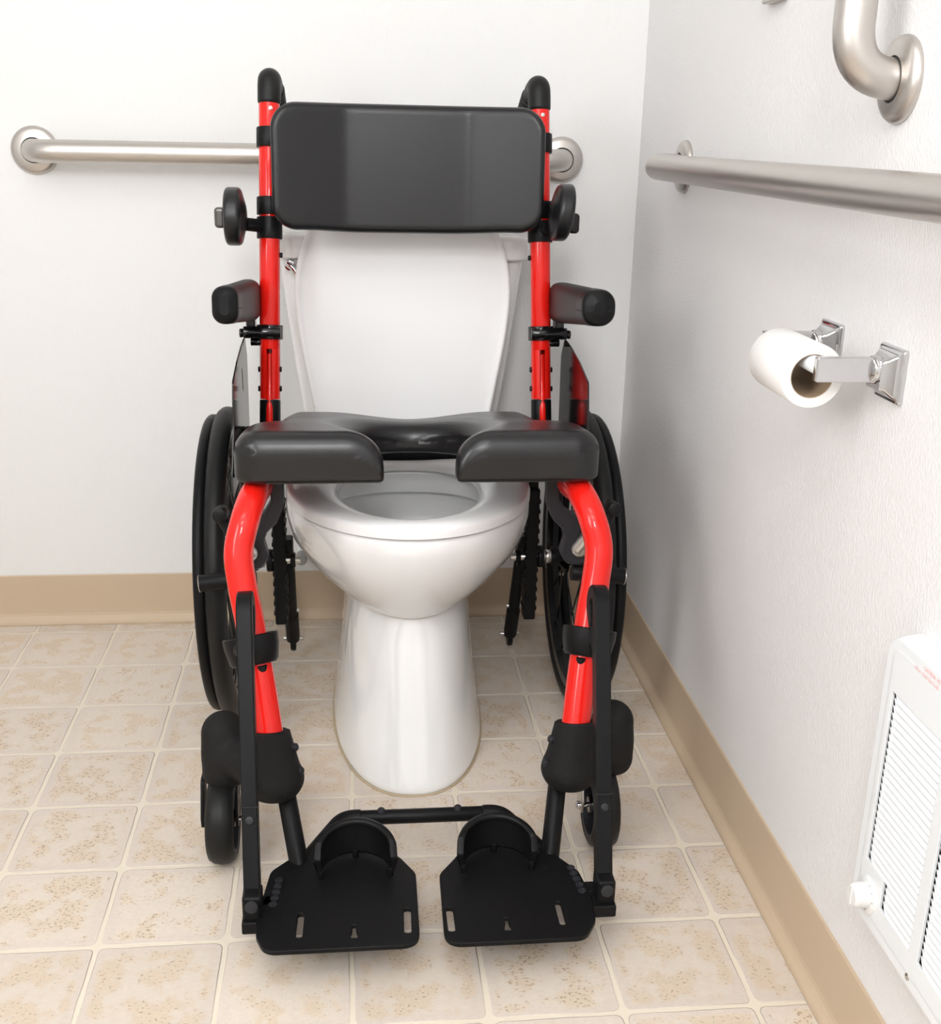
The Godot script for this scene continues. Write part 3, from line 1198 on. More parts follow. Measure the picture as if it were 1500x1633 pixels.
	var slot := PackedVector2Array()
	for p in round_rect(0.008, 0.036, 0.0039, Vector2.ZERO, 5):
		slot.append(Vector2(0.412, 0.576) + p.rotated(-0.12))
	mb.extrude(gp, [slot], X(s, 0.2535 - 0.0012, 0, 0), Vector3(0, 0, 1), Vector3(0, 1, 0), 0.0024, 0.0004)
	part("side_guard", mb, mats["gloss black"], w, "glossy black side guard")
	mb = MB.new()
	mb.cyl(X(s, 0.236, 0.478, 0.40), X(s, 0.254, 0.478, 0.40), 0.022, 0.004, 24)
	mb.box(X(s, 0.243, 0.475, 0.46), Vector3(0.012, 0.05, 0.10), 0.005)
	part("guard_holder", mb, pla, w)
	# ---- main frame tube: seat rail, front bend, down to the caster housing
	var path := curve([X(s, 0.213, 0.437, 0.32), X(s, 0.2145, 0.458, 0.50), X(s, 0.2155, 0.474, 0.63), X(s, 0.2185, 0.4785, 0.685), X(s, 0.2265, 0.458, 0.724), X(s, 0.2345, 0.421, 0.742), X(s, 0.2295, 0.378, 0.757), X(s, 0.2205, 0.335, 0.774), X(s, 0.2085, 0.272, 0.802), X(s, 0.1985, 0.212, 0.829), X(s, 0.1935, 0.175, 0.845)], 10)
	mb = MB.new()
	mb.tube(path, 0.0187, 28)
	var fr := part("frame_tube", mb, red, w)
	mb = MB.new()
	mb.cyl(X(s, 0.214, 0.489, 0.676), X(s, 0.214, 0.500, 0.676), 0.008, 0.001)
	part("seat_bolt", mb, mats["zinc"], fr)
	# ---- dark grey swing bracket under the seat
	mb = MB.new()
	var sw := round_poly([Vector2(0.182, 0.482), Vector2(0.200, 0.482), Vector2(0.201, 0.450), Vector2(0.211, 0.434), Vector2(0.236, 0.418), Vector2(0.25, 0.395), Vector2(0.25, 0.36), Vector2(0.236, 0.349), Vector2(0.216, 0.353), Vector2(0.206, 0.368), Vector2(0.212, 0.393), Vector2(0.207, 0.406), Vector2(0.193, 0.420), Vector2(0.184, 0.442)], 0.012)
	var swp := PackedVector2Array()
	for p in sw:
		swp.append(Vector2(CX + s * p.x, p.y))
	mb.extrude(swp, [], Vector3(0, 0, 0.604), Vector3(1, 0, 0), Vector3(0, 1, 0), 0.022, 0.002)
	var br := part("swing_bracket", mb, mats["gunmetal"], w)
	mb = MB.new()
	mb.tube([X(s, 0.232, 0.378, 0.632), X(s, 0.247, 0.404, 0.640)], 0.0125, 20, 0.9)
	part("release_button", mb, mats["zinc"], br, "bright metal release button")
	# ---- rear wheel: tyre > rim, hand rim, hub, spokes
	var wc := X(s, 0.2875, 0.2555, 0.340)
	var wax := Vector3(s, -0.012, 0).normalized()
	mb = MB.new()
	var ring := []
	for k in 65:
		var an := TAU * k / 64.0
		var ey := Vector3(s * 0.012, 1, 0)
		ring.append(wc + (ey * cos(an) + Vector3(0, 0, 1) * sin(an)) * 0.2395)
	mb.tube(ring, 0.0158, 18)
	var wheel := part("rear_wheel", mb, mats["rubber"], w, "black rubber tyre")
	mb = MB.new()
	mb.lathe([Vector2(0.216, -0.011), Vector2(0.228, -0.0125), Vector2(0.2295, -0.010), Vector2(0.224, 0.0), Vector2(0.2295, 0.010), Vector2(0.228, 0.0125), Vector2(0.216, 0.011), Vector2(0.212, 0.0), Vector2(0.216, -0.011)], wc, wax, 64)
	part("rim", mb, mats["gloss black"], wheel)
	mb = MB.new()
	ring = []
	for k in 65:
		var an := TAU * k / 64.0
		ring.append(wc + wax * 0.0235 + (Vector3(s * 0.012, 1, 0) * cos(an) + Vector3(0, 0, 1) * sin(an)) * 0.234)
	mb.tube(ring, 0.0092, 14)
	part("hand_rim", mb, mats["powder black"], wheel)
	for k in 6:
		var an := TAU * k / 6.0
		mb = MB.new()
		var q := wc + (Vector3(s * 0.012, 1, 0) * cos(an) + Vector3(0, 0, 1) * sin(an)) * 0.22
		mb.cyl(q, q + wax * 0.021, 0.003, 0.0005, 10)
		part("rim_tab", mb, mats["zinc"], wheel)
	mb = MB.new()
	mb.lathe([Vector2(0, -0.030), Vector2(0.014, -0.030), Vector2(0.020, -0.024), Vector2(0.030, -0.018), Vector2(0.030, -0.014), Vector2(0.017, -0.010), Vector2(0.017, 0.012), Vector2(0.028, 0.016), Vector2(0.028, 0.020), Vector2(0.012, 0.026), Vector2(0, 0.028)], wc, wax, 28)
	part("hub", mb, mats["gloss black"], wheel)
	for k in 20:
		var an := TAU * k / 20.0
		var an2 := an + (0.35 if k % 2 == 0 else -0.35)
		var sd := -0.016 if (k / 2) % 2 == 0 else 0.017
		mb = MB.new()
		mb.cyl(wc + wax * sd + (Vector3(0, 1, 0) * cos(an2) + Vector3(0, 0, 1) * sin(an2)) * 0.027, wc + (Vector3(0, 1, 0) * cos(an) + Vector3(0, 0, 1) * sin(an)) * 0.214, 0.0016, 0.0002, 8)
		part("spoke", mb, mats["gloss black"], wheel)
	# ---- axle, its nut and the axle plate
	mb = MB.new()
	mb.box(X(s, 0.2105, 0.262, 0.340), Vector3(0.020, 0.235, 0.032), 0.003)
	for k in 12:
		mb.box(X(s, 0.2105, 0.165 + k * 0.0175, 0.340), Vector3(0.024, 0.008, 0.030), 0.002)
	mb.box(X(s, 0.196, 0.262, 0.330), Vector3(0.014, 0.06, 0.030), 0.004)
	mb.box(X(s, 0.2105, 0.41, 0.335), Vector3(0.016, 0.09, 0.026), 0.003)
	var apl := part("axle_plate", mb, pla, w)
	mb = MB.new()
	mb.cyl(X(s, 0.176, 0.2555, 0.340), X(s, 0.28, 0.2555, 0.340), 0.0070, 0.001, 18)
	mb.cyl(X(s, 0.236, 0.2555, 0.340), X(s, 0.246, 0.2555, 0.340), 0.0120, 0.001, 18)
	part("axle", mb, mats["zinc"], apl, "bright steel axle")
	mb = MB.new()
	mb.cyl(X(s, 0.185, 0.2555, 0.340), X(s, 0.193, 0.2555, 0.340), 0.0125, 0.001, 6)
	part("axle_nut", mb, pla, apl)
	for q in [[0.222, 0.232, 0.019], [0.246, 0.260, 0.017]]:
		mb = MB.new()
		mb.cyl(X(s, q[0], 0.2555, 0.340), X(s, q[1], 0.2555, 0.340), q[2], 0.002, 24)
		part("spacer", mb, pla, apl)
	# ---- anti-tip tube behind
	mb = MB.new()
	mb.tube([X(s, 0.199, 0.26, 0.315), X(s, 0.201, 0.10, 0.228)], 0.0105, 16)
	mb.tube([X(s, 0.201, 0.11, 0.233), X(s, 0.2015, 0.047, 0.198)], 0.0125, 16)
	var atp := part("anti_tip_tube", mb, pla, w)
	mb = MB.new()
	mb.cyl(X(s, 0.1965, 0.036, 0.192), X(s, 0.2065, 0.036, 0.192), 0.016, 0.003, 20)
	part("roller", mb, mats["rubber"], atp)
	for q in [[0.182, 0.219, 0.047, 0.198], [0.186, 0.213, 0.122, 0.240]]:
		mb = MB.new()
		mb.cyl(X(s, q[0], q[2], q[3]), X(s, q[1], q[2], q[3]), 0.004, 0.0008, 10)
		part("bolt", mb, mats["zinc"], atp)
	# ---- wheel lock: lever with a round knob, and the tube that presses on the tyre
	mb = MB.new()
	var kb := Vector3(-0.264, 0.430, 0.62) if L else Vector3(0.289, 0.432, 0.62)
	mb.cyl(kb + Vector3(0, -0.004, -0.03), kb + Vector3(0, 0.002, 0.006), 0.0105, 0.003, 20)
	mb.tube([kb + Vector3(0, -0.004, -0.012), kb + Vector3(-s * 0.022, -0.055, -0.01)], [0.0085, 0.005], 12, 0.4)
	var wl := part("brake_lever", mb, pla, w)
	mb = MB.new()
	mb.cyl(X(s, 0.225, 0.337, 0.618), X(s, 0.303, 0.329, 0.618), 0.0122, 0.001, 22)
	part("brake_tube", mb, blk, wl)
	mb = MB.new()
	mb.lathe([Vector2(0.0125, 0), Vector2(0.0128, 0.0006), Vector2(0.0125, 0.0012), Vector2(0.0095, 0.0014), Vector2(0.0090, 0.0006), Vector2(0, 0.0004)], X(s, 0.303, 0.329, 0.618), Vector3(s, -0.1, 0), 24)
	part("tube_end", mb, mats["zinc"], wl, "bright tube end")
	# ---- caster housing: rubber sleeve round the tube foot and the caster stem
	mb = MB.new()
	var hf := func(p: Vector3) -> float:
		var q: Vector3 = Vector3((p.x - CX) * s, p.y, p.z)
		var a := capsule(q, Vector3(0.2010, 0.220, 0.826), Vector3(0.1890, 0.150, 0.838), 0.0268, 0.0325)
		a = maxf(a, (q.y - (0.212 + 0.35 * (q.z - 0.829))) * 0.94)
		a = -smin(-a, q.y - (0.106 + (q.z - 0.775) * 0.22), 0.010)
		var b := capsule(q, Vector3(0.2620, 0.178, 0.770), Vector3(0.2610, 0.128, 0.778), 0.0290, 0.0300)
		b = -smin(-b, q.y - 0.106, 0.010)
		b = smin(b, capsule(q, Vector3(0.200, 0.158, 0.826), Vector3(0.258, 0.152, 0.780), 0.027, 0.027), 0.012)
		return smin(a, b, 0.012) if q.y > 0.175 else smin(a, b, 0.012 + 0.03 * smoothstep(0.175, 0.14, q.y))
	mb.nets(hf, Vector3(CX + s * 0.2265 - 0.084, 0.086, 0.725), Vector3(CX + s * 0.2265 + 0.084, 0.246, 0.888), 0.0033)
	var hs := part("caster_housing", mb, mats["sleeve rubber"], w, "black rubber sleeve over the caster stem")
	for q in [X(s, 0.1660, 0.192, 0.838), X(s, 0.1595, 0.160, 0.842)]:
		mb = MB.new()
		mb.lathe([Vector2(0.0055, -0.004), Vector2(0.0055, 0.003), Vector2(0.003, 0.0055), Vector2(0, 0.0058)], q, Vector3(-s, 0.1, 0.3), 14)
		part("bolt", mb, mats["gunmetal"], hs)
	# ---- caster: fork and wheel
	var cx := 0.2655 if L else 0.2470
	var cc := X(s, cx, 0.0595, 0.790)
	mb = MB.new()
	mb.lathe([Vector2(0.043, -0.016), Vector2(0.049, -0.0185), Vector2(0.054, -0.0165), Vector2(0.058, -0.010), Vector2(0.0595, 0.0), Vector2(0.058, 0.010), Vector2(0.054, 0.0165), Vector2(0.049, 0.0185), Vector2(0.043, 0.016)], cc, Vector3(s, 0, 0), 48)
	var cw := part("caster_wheel", mb, mats["rubber"], w)
	mb = MB.new()
	mb.lathe([Vector2(0.0435, -0.0168), Vector2(0.0445, -0.0175), Vector2(0.041, -0.017), Vector2(0.039, -0.006), Vector2(0.039, 0.006), Vector2(0.041, 0.017), Vector2(0.0445, 0.0175), Vector2(0.0435, 0.0168)], cc, Vector3(s, 0, 0), 40)
	part("caster_rim", mb, mats["gunmetal"], cw)
	mb = MB.new()
	mb.lathe([Vector2(0, -0.016), Vector2(0.011, -0.016), Vector2(0.013, -0.012), Vector2(0.013, -0.004), Vector2(0.040, -0.003), Vector2(0.040, 0.003), Vector2(0.013, 0.004), Vector2(0.013, 0.012), Vector2(0.011, 0.016), Vector2(0, 0.016)], cc, Vector3(s, 0, 0), 28)
	part("caster_hub", mb, mats["gloss black"], cw)
	var fk := round_poly([Vector2(0.742, 0.116), Vector2(0.785, 0.116), Vector2(0.803, 0.070), Vector2(0.801, 0.050), Vector2(0.780, 0.050), Vector2(0.762, 0.075)], 0.010)
	mb = MB.new()
	mb.extrude(fk, [], cc + Vector3(-cc.x, 0, 0) * 1.0 + Vector3(0, -cc.y, -cc.z) + Vector3(CX + s * (cx + 0.0225), 0, 0) - Vector3(0.0018, 0, 0), Vector3(0, 0, 1), Vector3(0, 1, 0), 0.0036, 0.0006)
	mb.box(X(s, cx, 0.116, 0.765), Vector3(0.049, 0.008, 0.04), 0.003)
	var fo := part("caster_fork", mb, pla, w)
	mb = MB.new()
	var h1 := round_rect(0.005, 0.016, 0.0024, Vector2(0.772, 0.092), 4)
	var h2 := round_rect(0.006, 0.006, 0.0029, Vector2(0.784, 0.080), 4)
	mb.extrude(fk, [h1, h2], Vector3(CX + s * (cx - 0.0225) - 0.0018, 0, 0), Vector3(0, 0, 1), Vector3(0, 1, 0), 0.0036, 0.0006)
	part("fork_plate", mb, mats["zinc"] if not L else pla, fo)
	mb = MB.new()
	mb.cyl(X(s, cx - 0.024, 0.0595, 0.790), X(s, cx - 0.033, 0.0595, 0.790), 0.0058, 0.002, 14)
	mb.cyl(X(s, cx - 0.034, 0.0595, 0.790), X(s, cx + 0.030, 0.0595, 0.790), 0.0035, 0.0008, 12)
	part("caster_axle", mb, mats["chrome"], fo, "bright axle bolt")
	# ---- hanger: clamp round the frame tube, flat bar, foot bracket
	var ta: Vector3 = path[70] if path.size() > 75 else path[-20]
	for q in path:
		if absf(q.y - 0.303) < absf(ta.y - 0.303):
			ta = q
	ta += Vector3(s * 0.003, 0, 0)
	var tdir := Vector3(s * 0.17, 0.90, -0.38).normalized()
	mb = MB.new()
	mb.lathe([Vector2(0.0190, -0.018), Vector2(0.0275, -0.018), Vector2(0.0310, -0.014), Vector2(0.0350, 0.006), Vector2(0.0355, 0.018), Vector2(0.0340, 0.0195), Vector2(0.0320, 0.018), Vector2(0.0295, 0.003), Vector2(0.0190, -0.004)], ta, tdir, 36)
	mb.cyl(ta + Vector3(-s * 0.012, -0.032, 0.020), ta + Vector3(-s * 0.012, -0.010, 0.020), 0.0075, 0.002, 14)
	var hc := part("hanger_clamp", mb, pla, w)
	for k in 3:
		mb = MB.new()
		mb.cyl(ta + tdir * 0.019 + Vector3(s * (-0.018 + k * 0.004), -0.003 * k, 0.018), ta + tdir * 0.020 + Vector3(s * (-0.018 + k * 0.004), -0.003 * k, 0.026), 0.0025, 0.0005, 8)
		part("clamp_bolt", mb, mats["zinc"], hc)
	var ht := X(s, 0.2215, 0.402, 0.822)
	var hb := X(s, 0.2105, 0.052, 0.987)
	var hd := (hb - ht).normalized()
	var hu := Vector3(1, 0, 0)
	var hv := hu.cross(hd).normalized()      # across the bar, seen from the side
	if hv.z < 0:
		hv = -hv
	var hl := (hb - ht).length()
	var outline := PackedVector2Array()
	for k in 19:
		var an := PI * (0.5 + float(k) / 18.0)
		outline.append(Vector2(0.030 + cos(an) * 0.030, -0.017 + sin(an) * 0.030))
	for q in round_poly([Vector2(0.045, -0.047), Vector2(0.085, -0.012), Vector2(hl, -0.011), Vector2(hl, 0.013)], 0.012, 5).slice(6):
		outline.append(q)
	var hole := round_rect(0.036, 0.018, 0.0088, Vector2(0.036, -0.017), 6)
	mb = MB.new()
	mb.extrude(outline, [hole], ht - hd.cross(hv).normalized() * 0.0095, hd, hv, 0.019, 0.0015)
	var bar := part("hanger_bar", mb, blk, w)
	mb = MB.new()
	mb.cyl(ta + Vector3(s * 0.02, 0.0, 0.0), ht + hd * 0.07 + hv * -0.02, 0.011, 0.001, 18)
	part("hanger_stub", mb, pla, bar)
	mb = MB.new()
	mb.cyl(ht + hd * (hl * 0.705) + hv * 0.0120, ht + hd * (hl * 0.705) + hv * 0.0138, 0.0048, 0.0004, 16)
	mb.box(ht + hd * (hl * 0.665) + hv * 0.0128, Vector3(0.019, 0.0012, 0.0012), 0.0002)
	part("adjuster_screw", mb, mats["gunmetal"], bar)
	# foot bracket: hinge block, bolt, plate lug
	mb = MB.new()
	var hk := hb + Vector3(0, 0.022, 0)
	mb.box(hb + Vector3(0, 0.016, -0.002), Vector3(0.0225, 0.042, 0.030), 0.004)
	mb.box(hb + Vector3(-s * 0.006, -0.001, 0.004), Vector3(0.036, 0.016, 0.030), 0.002)
	mb.box(hb + Vector3(-s * 0.015, 0.003, -0.020), Vector3(0.024, 0.010, 0.020), 0.002)
	var fb := part("foot_bracket", mb, blk, w)
	mb = MB.new()
	mb.cyl(hk + Vector3(0, 0.004, 0.012), hk + Vector3(0, 0.0045, 0.0165), 0.0078, 0.001, 20)
	part("hinge_bolt", mb, mats["gunmetal"], fb)
	# ---- footplate with slots, bolts and a heel loop
	var pl := []
	if L:
		pl = [Vector2(-0.199, 1.000), Vector2(-0.193, 0.950), Vector2(-0.188, 0.910), Vector2(-0.160, 0.880), Vector2(-0.110, 0.868), Vector2(-0.050, 0.868), Vector2(-0.026, 0.893), Vector2(-0.008, 0.926), Vector2(-0.010, 1.057), Vector2(-0.186, 1.057), Vector2(-0.197, 1.030)]
	else:
		pl = [Vector2(0.199, 1.030), Vector2(0.203, 0.985), Vector2(0.196, 0.935), Vector2(0.166, 0.890), Vector2(0.125, 0.870), Vector2(0.062, 0.870), Vector2(0.040, 0.903), Vector2(0.021, 0.930), Vector2(0.018, 1.059), Vector2(0.182, 1.059)]
	var sl := []
	for q in ([[-0.1475, 1.014, 0.042, 0.0075, 0.03], [-0.0225, 1.014, 0.044, 0.0085, 0.03]] if L else [[0.159, 1.014, 0.042, 0.0075, 0.0], [0.028, 1.016, 0.042, 0.0085, 0.0]]):
		var hq := PackedVector2Array()
		for p in round_rect(q[3], q[2], q[3] * 0.4, Vector2.ZERO, 3):
			hq.append(Vector2(q[0], q[1]) + p.rotated(q[4]))
		sl.append(hq)
	var kx := -0.085 if L else 0.0935
	sl.append(PackedVector2Array([Vector2(kx - 0.002, 1.018), Vector2(kx + 0.002, 1.018), Vector2(kx + 0.0022, 1.028), Vector2(kx + 0.0045, 1.033), Vector2(kx + 0.0035, 1.040), Vector2(kx - 0.0035, 1.040), Vector2(kx - 0.0045, 1.033), Vector2(kx - 0.0022, 1.028)]))
	var plr := round_poly(pl, 0.022, 6)
	mb = MB.new()
	mb.extrude(plr, sl, Vector3(0, 0.060, 0), Vector3(1, 0, 0), Vector3(0, 0, 1), 0.0062, 0.0008)
	var fp := part("footplate", mb, blk, w, "flat black footplate with slots")
	for k in 5:
		mb = MB.new()
		var bx := (-0.1765 - k * 0.0012) if L else (0.1875 + k * 0.0014)
		var q := Vector3(bx, 0.0600, 0.930 + k * 0.0115)
		mb.lathe([Vector2(0.0052, 0), Vector2(0.0050, 0.0016), Vector2(0.0025, 0.0018), Vector2(0.002, 0.0008), Vector2(0, 0.0008)], q, Vector3.UP, 18)
		part("bolt", mb, mats["gunmetal"], fp)
	# heel loop: a curved wall with a rolled rim standing on three feet
	var hx := -0.0825 if L else 0.0945
	rows = []
	var seg := 29
	var prof := []
	for q in [[0.0022, 0.0], [0.0024, 0.3], [0.0026, 0.75], [0.0040, 0.84], [0.0046, 0.92], [0.0034, 0.98], [0.0, 1.0], [-0.0034, 0.98], [-0.0046, 0.92], [-0.0040, 0.84], [-0.0026, 0.75], [-0.0024, 0.3], [-0.0034, 0.06], [-0.0024, 0.0], [0.0022, 0.0]]:
		prof.append(q)
	for q in prof:
		var line := []
		for k in seg:
			var f := float(k) / (seg - 1)
			var an := PI * f
			var hgt := 0.030 + 0.017 * pow(sin(an), 0.7)
			if f < 0.04 or f > 0.96:
				hgt = 0.020
			var rad: float = 0.0445 + q[0] + 0.003 * q[1]
			line.append(Vector3(hx - cos(an) * rad, 0.066 + hgt * q[1], 0.930 - sin(an) * rad * 1.02))
		rows.append(line)
	mb = MB.new()
	mb.grid(rows, false, false)
	for k in [0, seg - 1]:
		var pts := []
		for r in rows:
			pts.append(r[k])
		mb.face(pts, Vector3(0, 0, 1))
	for an in [0.06, PI / 2, PI - 0.06]:
		var q := Vector3(hx - cos(an) * 0.043, 0.059, 0.930 - sin(an) * 0.043)
		mb.cyl(q, q + Vector3(0, 0.012, 0), 0.004, 0.0005, 10)
	part("heel_loop", mb, pla, fp)
	# ---- tube from the housing down to the footplate
	mb = MB.new()
	mb.tube([X(s, 0.188, 0.150, 0.792), X(s, 0.160, 0.050, 0.893)], 0.0122, 20)
	part("leg_tube", mb, blk, w)


func mb_flip(a: Array, b: Array, mid: Vector3, q: int) -> bool:
	# whether the strip between two rows must be turned so that its normals point away from the tube wall
	var g: Vector3 = (b[17] - a[16]).cross(b[16] - a[17])
	var out: Vector3 = ((a[16] + b[16]) / 2 - mid)
	out = out if q == 0 else -out if q == 2 else Vector3.UP
	return g.dot(out) < 0


# ------------------------------------------------------------------ grab bars on the walls
func flange(at: Vector3, out: Vector3, parent: Node3D) -> void:
	var mb := MB.new()
	mb.lathe([Vector2(0.0400, 0.0), Vector2(0.0405, 0.0015), Vector2(0.0400, 0.0050), Vector2(0.0375, 0.0085), Vector2(0.0320, 0.0112), Vector2(0.0215, 0.0125), Vector2(0.0208, 0.0115), Vector2(0.0200, 0.0060)], at, out, 48)
	part("flange", mb, mats["brushed steel"], parent)
	mb = MB.new()
	mb.lathe([Vector2(0.0206, 0.0), Vector2(0.0206, 0.0118), Vector2(0.0190, 0.0118)], at, out, 32)
	part("joint_gap", mb, mats["dark gap"], parent)


func bar(called: String, label: String, a: Vector3, b: Vector3, out: Vector3, off: float) -> void:
	var t := thing(called, label, "grab bar", (a + b) / 2, "")
	var mb := MB.new()
	var d := (b - a).normalized()
	mb.tube(bent([a + out * 0.004, a + out * off, b + out * off, b + out * 0.004], 0.050, 14), 0.0192, 32)
	part("bar", mb, mats["brushed steel"], t)
	flange(a, out, t)
	flange(b, out, t)


func grab_bars() -> void:
	bar("grab_bar", "long horizontal steel grab bar on the back wall behind the wheelchair backrest", Vector3(-0.622, 0.8915, 0), Vector3(0.2995, 0.8935, 0), Vector3(0, 0, 1), 0.057)
	bar("grab_bar", "horizontal steel grab bar along the right wall above the toilet paper", Vector3(WX, 0.8935, 0.304), Vector3(WX, 0.8965, 1.371), Vector3(-1, 0, 0), 0.0550)
	bar("grab_bar", "vertical steel grab bar on the right wall, bending into its bottom flange", Vector3(WX, 0.9945, 1.015), Vector3(WX, 1.452, 1.010), Vector3(-1, 0, 0), 0.0550)


# ------------------------------------------------------------------ toilet paper
func paper() -> void:
	var t := thing("toilet_paper_holder", "chrome two post toilet paper holder on the right wall", "paper holder", Vector3(WX, 0.72, 1.0))
	for z in [0.931, 1.079]:
		var mb := MB.new()
		var rows := []
		for r in [[0.0, 0.053], [0.004, 0.053], [0.0055, 0.050], [0.0060, 0.044], [0.0085, 0.042], [0.0150, 0.031], [0.0200, 0.029]]:
			var ring := []
			for p in round_rect(r[1], r[1] * 1.0, 0.003, Vector2(z, 0.7245), 3):
				ring.append(Vector3(WX - r[0], p.y, p.x))
			rows.append(ring)
		mb.grid(rows, true, false)
		var pts: Array = rows[-1].duplicate()
		mb.face(pts, Vector3(-1, 0, 0))
		var pl := part("wall_plate", mb, mats["chrome"], t)
		mb = MB.new()
		var inn := -1.0 if z > 1.0 else 1.0
		mb.box(Vector3(WX - 0.0475, 0.7285, z), Vector3(0.065, 0.0245, 0.0095), 0.002)
		mb.cyl(Vector3(WX - 0.014, 0.7285, z), Vector3(WX - 0.026, 0.7285, z), 0.014, 0.004, 20)
		part("arm", mb, mats["chrome"], pl)
	var mb2 := MB.new()
	mb2.cyl(Vector3(0.3740, 0.7285, 0.936), Vector3(0.3740, 0.7285, 1.074), 0.0085, 0.002, 20)
	part("spindle", mb2, mats["white enamel"], t)
	var t2 := thing("toilet_paper_roll", "small nearly used roll of white toilet paper on the chrome holder", "toilet paper", Vector3(0.374, 0.684, 1.005))
	mb2 = MB.new()
	var c := Vector3(0.374, 0.7160, 0.957)
	mb2.lathe([Vector2(0.0222, 0.0), Vector2(0.0318, 0.0), Vector2(0.0326, 0.001), Vector2(0.0326, 0.095), Vector2(0.0318, 0.096), Vector2(0.0222, 0.096), Vector2(0.0222, 0.0)], c, Vector3(0, 0, 1), 48)
	part("paper", mb2, mats["tissue"], t2)
	mb2 = MB.new()
	mb2.lathe([Vector2(0.0221, 0.0005), Vector2(0.0221, 0.0955), Vector2(0.0213, 0.0955), Vector2(0.0213, 0.0005), Vector2(0.0221, 0.0005)], c, Vector3(0, 0, 1), 40)
	part("cardboard_tube", mb2, mats["cardboard"], t2)


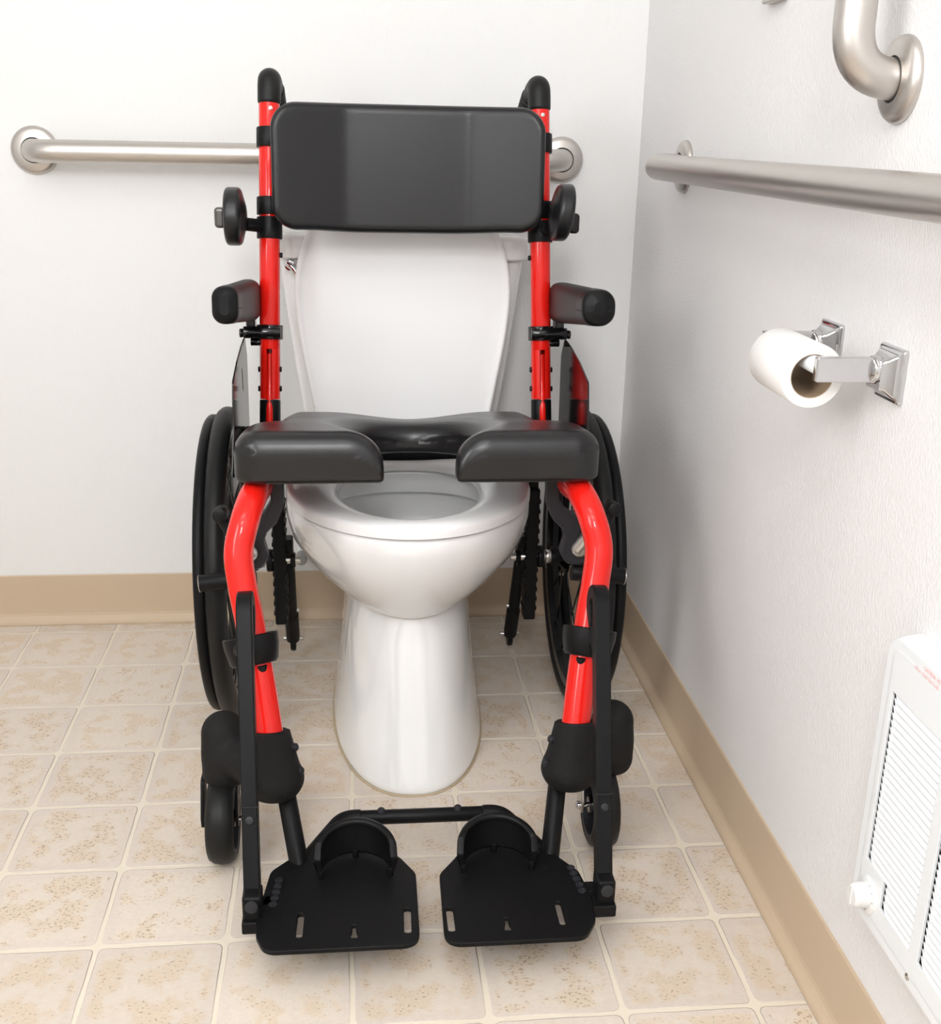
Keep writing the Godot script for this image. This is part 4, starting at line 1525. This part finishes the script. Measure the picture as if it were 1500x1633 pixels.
# ------------------------------------------------------------------ wall heater
func heater() -> void:
	var z0 := 1.194
	var z1 := 1.494
	var y0 := 0.203
	var y1 := 0.503
	var xf := WX - 0.0235      # front face
	var t := thing("wall_heater", "white louvered electric wall heater low on the right wall", "heater", Vector3(WX, 0.2, 1.34))
	var pitch := 0.00765
	var cols := [[1.2125, 1.3115], [1.327, 1.426]]
	var n_rows := 28
	var ytop := 0.4500
	# front cover with two openings; the first steps in beside the knob
	var outl := round_rect(z1 - z0, y1 - y0, 0.022, Vector2((z0 + z1) / 2, (y0 + y1) / 2), 8)
	var h1 := PackedVector2Array([Vector2(cols[0][0], ytop), Vector2(cols[0][1], ytop), Vector2(cols[0][1], ytop - n_rows * pitch), Vector2(cols[0][0] + 0.038, ytop - n_rows * pitch), Vector2(cols[0][0] + 0.038, ytop - 24 * pitch), Vector2(cols[0][0], ytop - 24 * pitch)])
	var h2 := PackedVector2Array([Vector2(cols[1][0], ytop), Vector2(cols[1][1], ytop), Vector2(cols[1][1], ytop - n_rows * pitch), Vector2(cols[1][0], ytop - n_rows * pitch)])
	var mb := MB.new()
	mb.extrude(outl, [h1, h2], Vector3(xf + 0.0030, 0, 0), Vector3(0, 0, 1), Vector3(0, 1, 0), 0.0030, 0.0004)
	var rows := []
	# rounded skirt from the face back to the wall
	for r in [[0.0, -0.012], [0.0004, -0.006], [0.0022, -0.0015], [0.0050, 0.0015], [0.010, 0.0030], [0.0235, 0.0045]]:
		var ring := []
		for p in round_rect(z1 - z0 + r[1] * 2, y1 - y0 + r[1] * 2, 0.022 + r[1], Vector2((z0 + z1) / 2, (y0 + y1) / 2), 8):
			ring.append(Vector3(xf + r[0] - 0.0002, p.y, p.x))
		rows.append(ring)
	mb.grid(rows, true, true)
	var cover := part("cover", mb, mats["white enamel"], t)
	mb = MB.new()
	mb.box(Vector3(WX - 0.005, (y0 + y1) / 2, (z0 + z1) / 2), Vector3(0.010, y1 - y0 - 0.03, z1 - z0 - 0.03))
	part("dark_backing", mb, mats["dark gap"], t)  # near-black sheet standing for the shade behind the louver openings
	for c in 2:
		for k in n_rows:
			var za: float = cols[c][0] + (0.038 if c == 0 and k >= 24 else 0.0)
			var zb: float = cols[c][1]
			var ya := ytop - k * pitch
			var yb := ya - pitch
			mb = MB.new()
			var xt := xf - 0.0002
			var xb := xf + 0.0030
			# slat leans inwards at its top; its near end is cut slantwise, which leaves a dark triangle
			var A := Vector3(xb, ya + 0.0006, za - 0.0004)
			var B := Vector3(xb, ya + 0.0006, zb)
			var C := Vector3(xt, yb + 0.0010, zb)
			var D := Vector3(xt, yb + 0.0010, za + 0.0118)
			var nn := (B - A).cross(D - A).normalized()
			if nn.x > 0:
				nn = -nn
			mb.face([A, B, C, D], nn)
			mb.face([D, C, C + Vector3(0.0012, -0.0004, 0), D + Vector3(0.0012, -0.0004, 0)], Vector3(0, -1, 0))
			mb.face([A + Vector3(0.0012, 0, 0), B + Vector3(0.0012, 0, 0), C + Vector3(0.0012, -0.0004, 0), D + Vector3(0.0012, -0.0004, 0)], -nn)
			part("slat", mb, mats["white enamel"], cover)
	# thermostat knob on its dial
	mb = MB.new()
	var kc := Vector3(xf, 0.2335, 1.2265)
	mb.lathe([Vector2(0.0190, 0.0), Vector2(0.0187, 0.0018), Vector2(0.0172, 0.0028), Vector2(0, 0.003)], kc, Vector3(-1, 0, 0), 36)
	var dial := part("dial", mb, mats["white knob"], t)
	mb = MB.new()
	mb.lathe([Vector2(0.0128, 0.002), Vector2(0.0122, 0.013), Vector2(0.0118, 0.0155), Vector2(0.0100, 0.0175), Vector2(0, 0.018)], kc, Vector3(-1, 0, 0), 32)
	mb.box(kc + Vector3(-0.0178, 0, 0), Vector3(0.0016, 0.020, 0.0035), 0.0006)
	part("knob", mb, mats["white knob"], dial)
	mb = MB.new()
	for an in [0.4, 0.9, 1.5, 2.9, 3.6, 4.4]:
		var q := kc + Vector3(-0.0031, cos(an) * 0.0152, sin(an) * 0.0152)
		mb.box(q, Vector3(0.0004, 0.0022, 0.0008), 0.0001, Basis(Vector3.RIGHT, an))
	part("dial_mark", mb, mats["grey print"], dial)
	mb = MB.new()
	mb.lathe([Vector2(0.0036, 0), Vector2(0.0034, 0.001), Vector2(0.0012, 0.0016), Vector2(0, 0.0008)], Vector3(xf, 0.2120, 1.317), Vector3(-1, 0, 0), 16)
	part("screw", mb, mats["zinc"], cover)
	# two lines of small red print along the top edge
	for k in 2:
		var tm := TextMesh.new()
		tm.text = "CAUTION: HOT SURFACE" if k == 0 else "HIGH TEMPERATURE - DO NOT COVER"
		var sf := SystemFont.new()
		sf.font_names = PackedStringArray(["Droid Sans"])
		tm.font = sf
		tm.font_size = 16
		tm.pixel_size = 0.00030
		tm.depth = 0.0002
		tm.horizontal_alignment = HORIZONTAL_ALIGNMENT_LEFT
		tm.material = mats["red print"]
		var o := MeshInstance3D.new()
		o.name = "red_print"
		o.mesh = tm
		o.rotation = Vector3(0, -PI / 2, 0)
		o.position = Vector3(xf - 0.0001, 0.4975 - k * 0.0062, 1.244 if k == 1 else 1.260) - base
		cover.add_child(o, true)


# ------------------------------------------------------------------ small things on the walls
func small_fittings() -> void:
	var t := thing("wall_plate", "small metal plate high on the right wall, cut by the photo edge", "wall plate", Vector3(WX, 1.097, 0.654))
	var mb := MB.new()
	mb.box(Vector3(WX - 0.006, 1.130, 0.6535), Vector3(0.012, 0.066, 0.060), 0.002)
	part("plate", mb, mats["brushed steel"], t)
	mb = MB.new()
	mb.cyl(Vector3(WX - 0.010, 1.135, 0.6535), Vector3(WX - 0.035, 1.135, 0.6535), 0.010, 0.002)
	part("peg", mb, mats["brushed steel"], t)
	t = thing("supply_valve", "white and grey water shut-off valve on the back wall left of the toilet bowl", "valve", Vector3(-0.182, 0.142, 0.0))
	mb = MB.new()
	mb.lathe([Vector2(0.028, 0), Vector2(0.027, 0.004), Vector2(0.016, 0.010), Vector2(0.010, 0.012), Vector2(0.010, 0.05), Vector2(0, 0.05)], Vector3(-0.182, 0.152, 0), Vector3(0, 0, 1), 28)
	part("escutcheon", mb, mats["seat plastic"], t)
	mb = MB.new()
	mb.cyl(Vector3(-0.182, 0.152, 0.045), Vector3(-0.182, 0.152, 0.075), 0.011, 0.003, 18)
	part("handle", mb, mats["grey cap"], t, "grey valve handle")
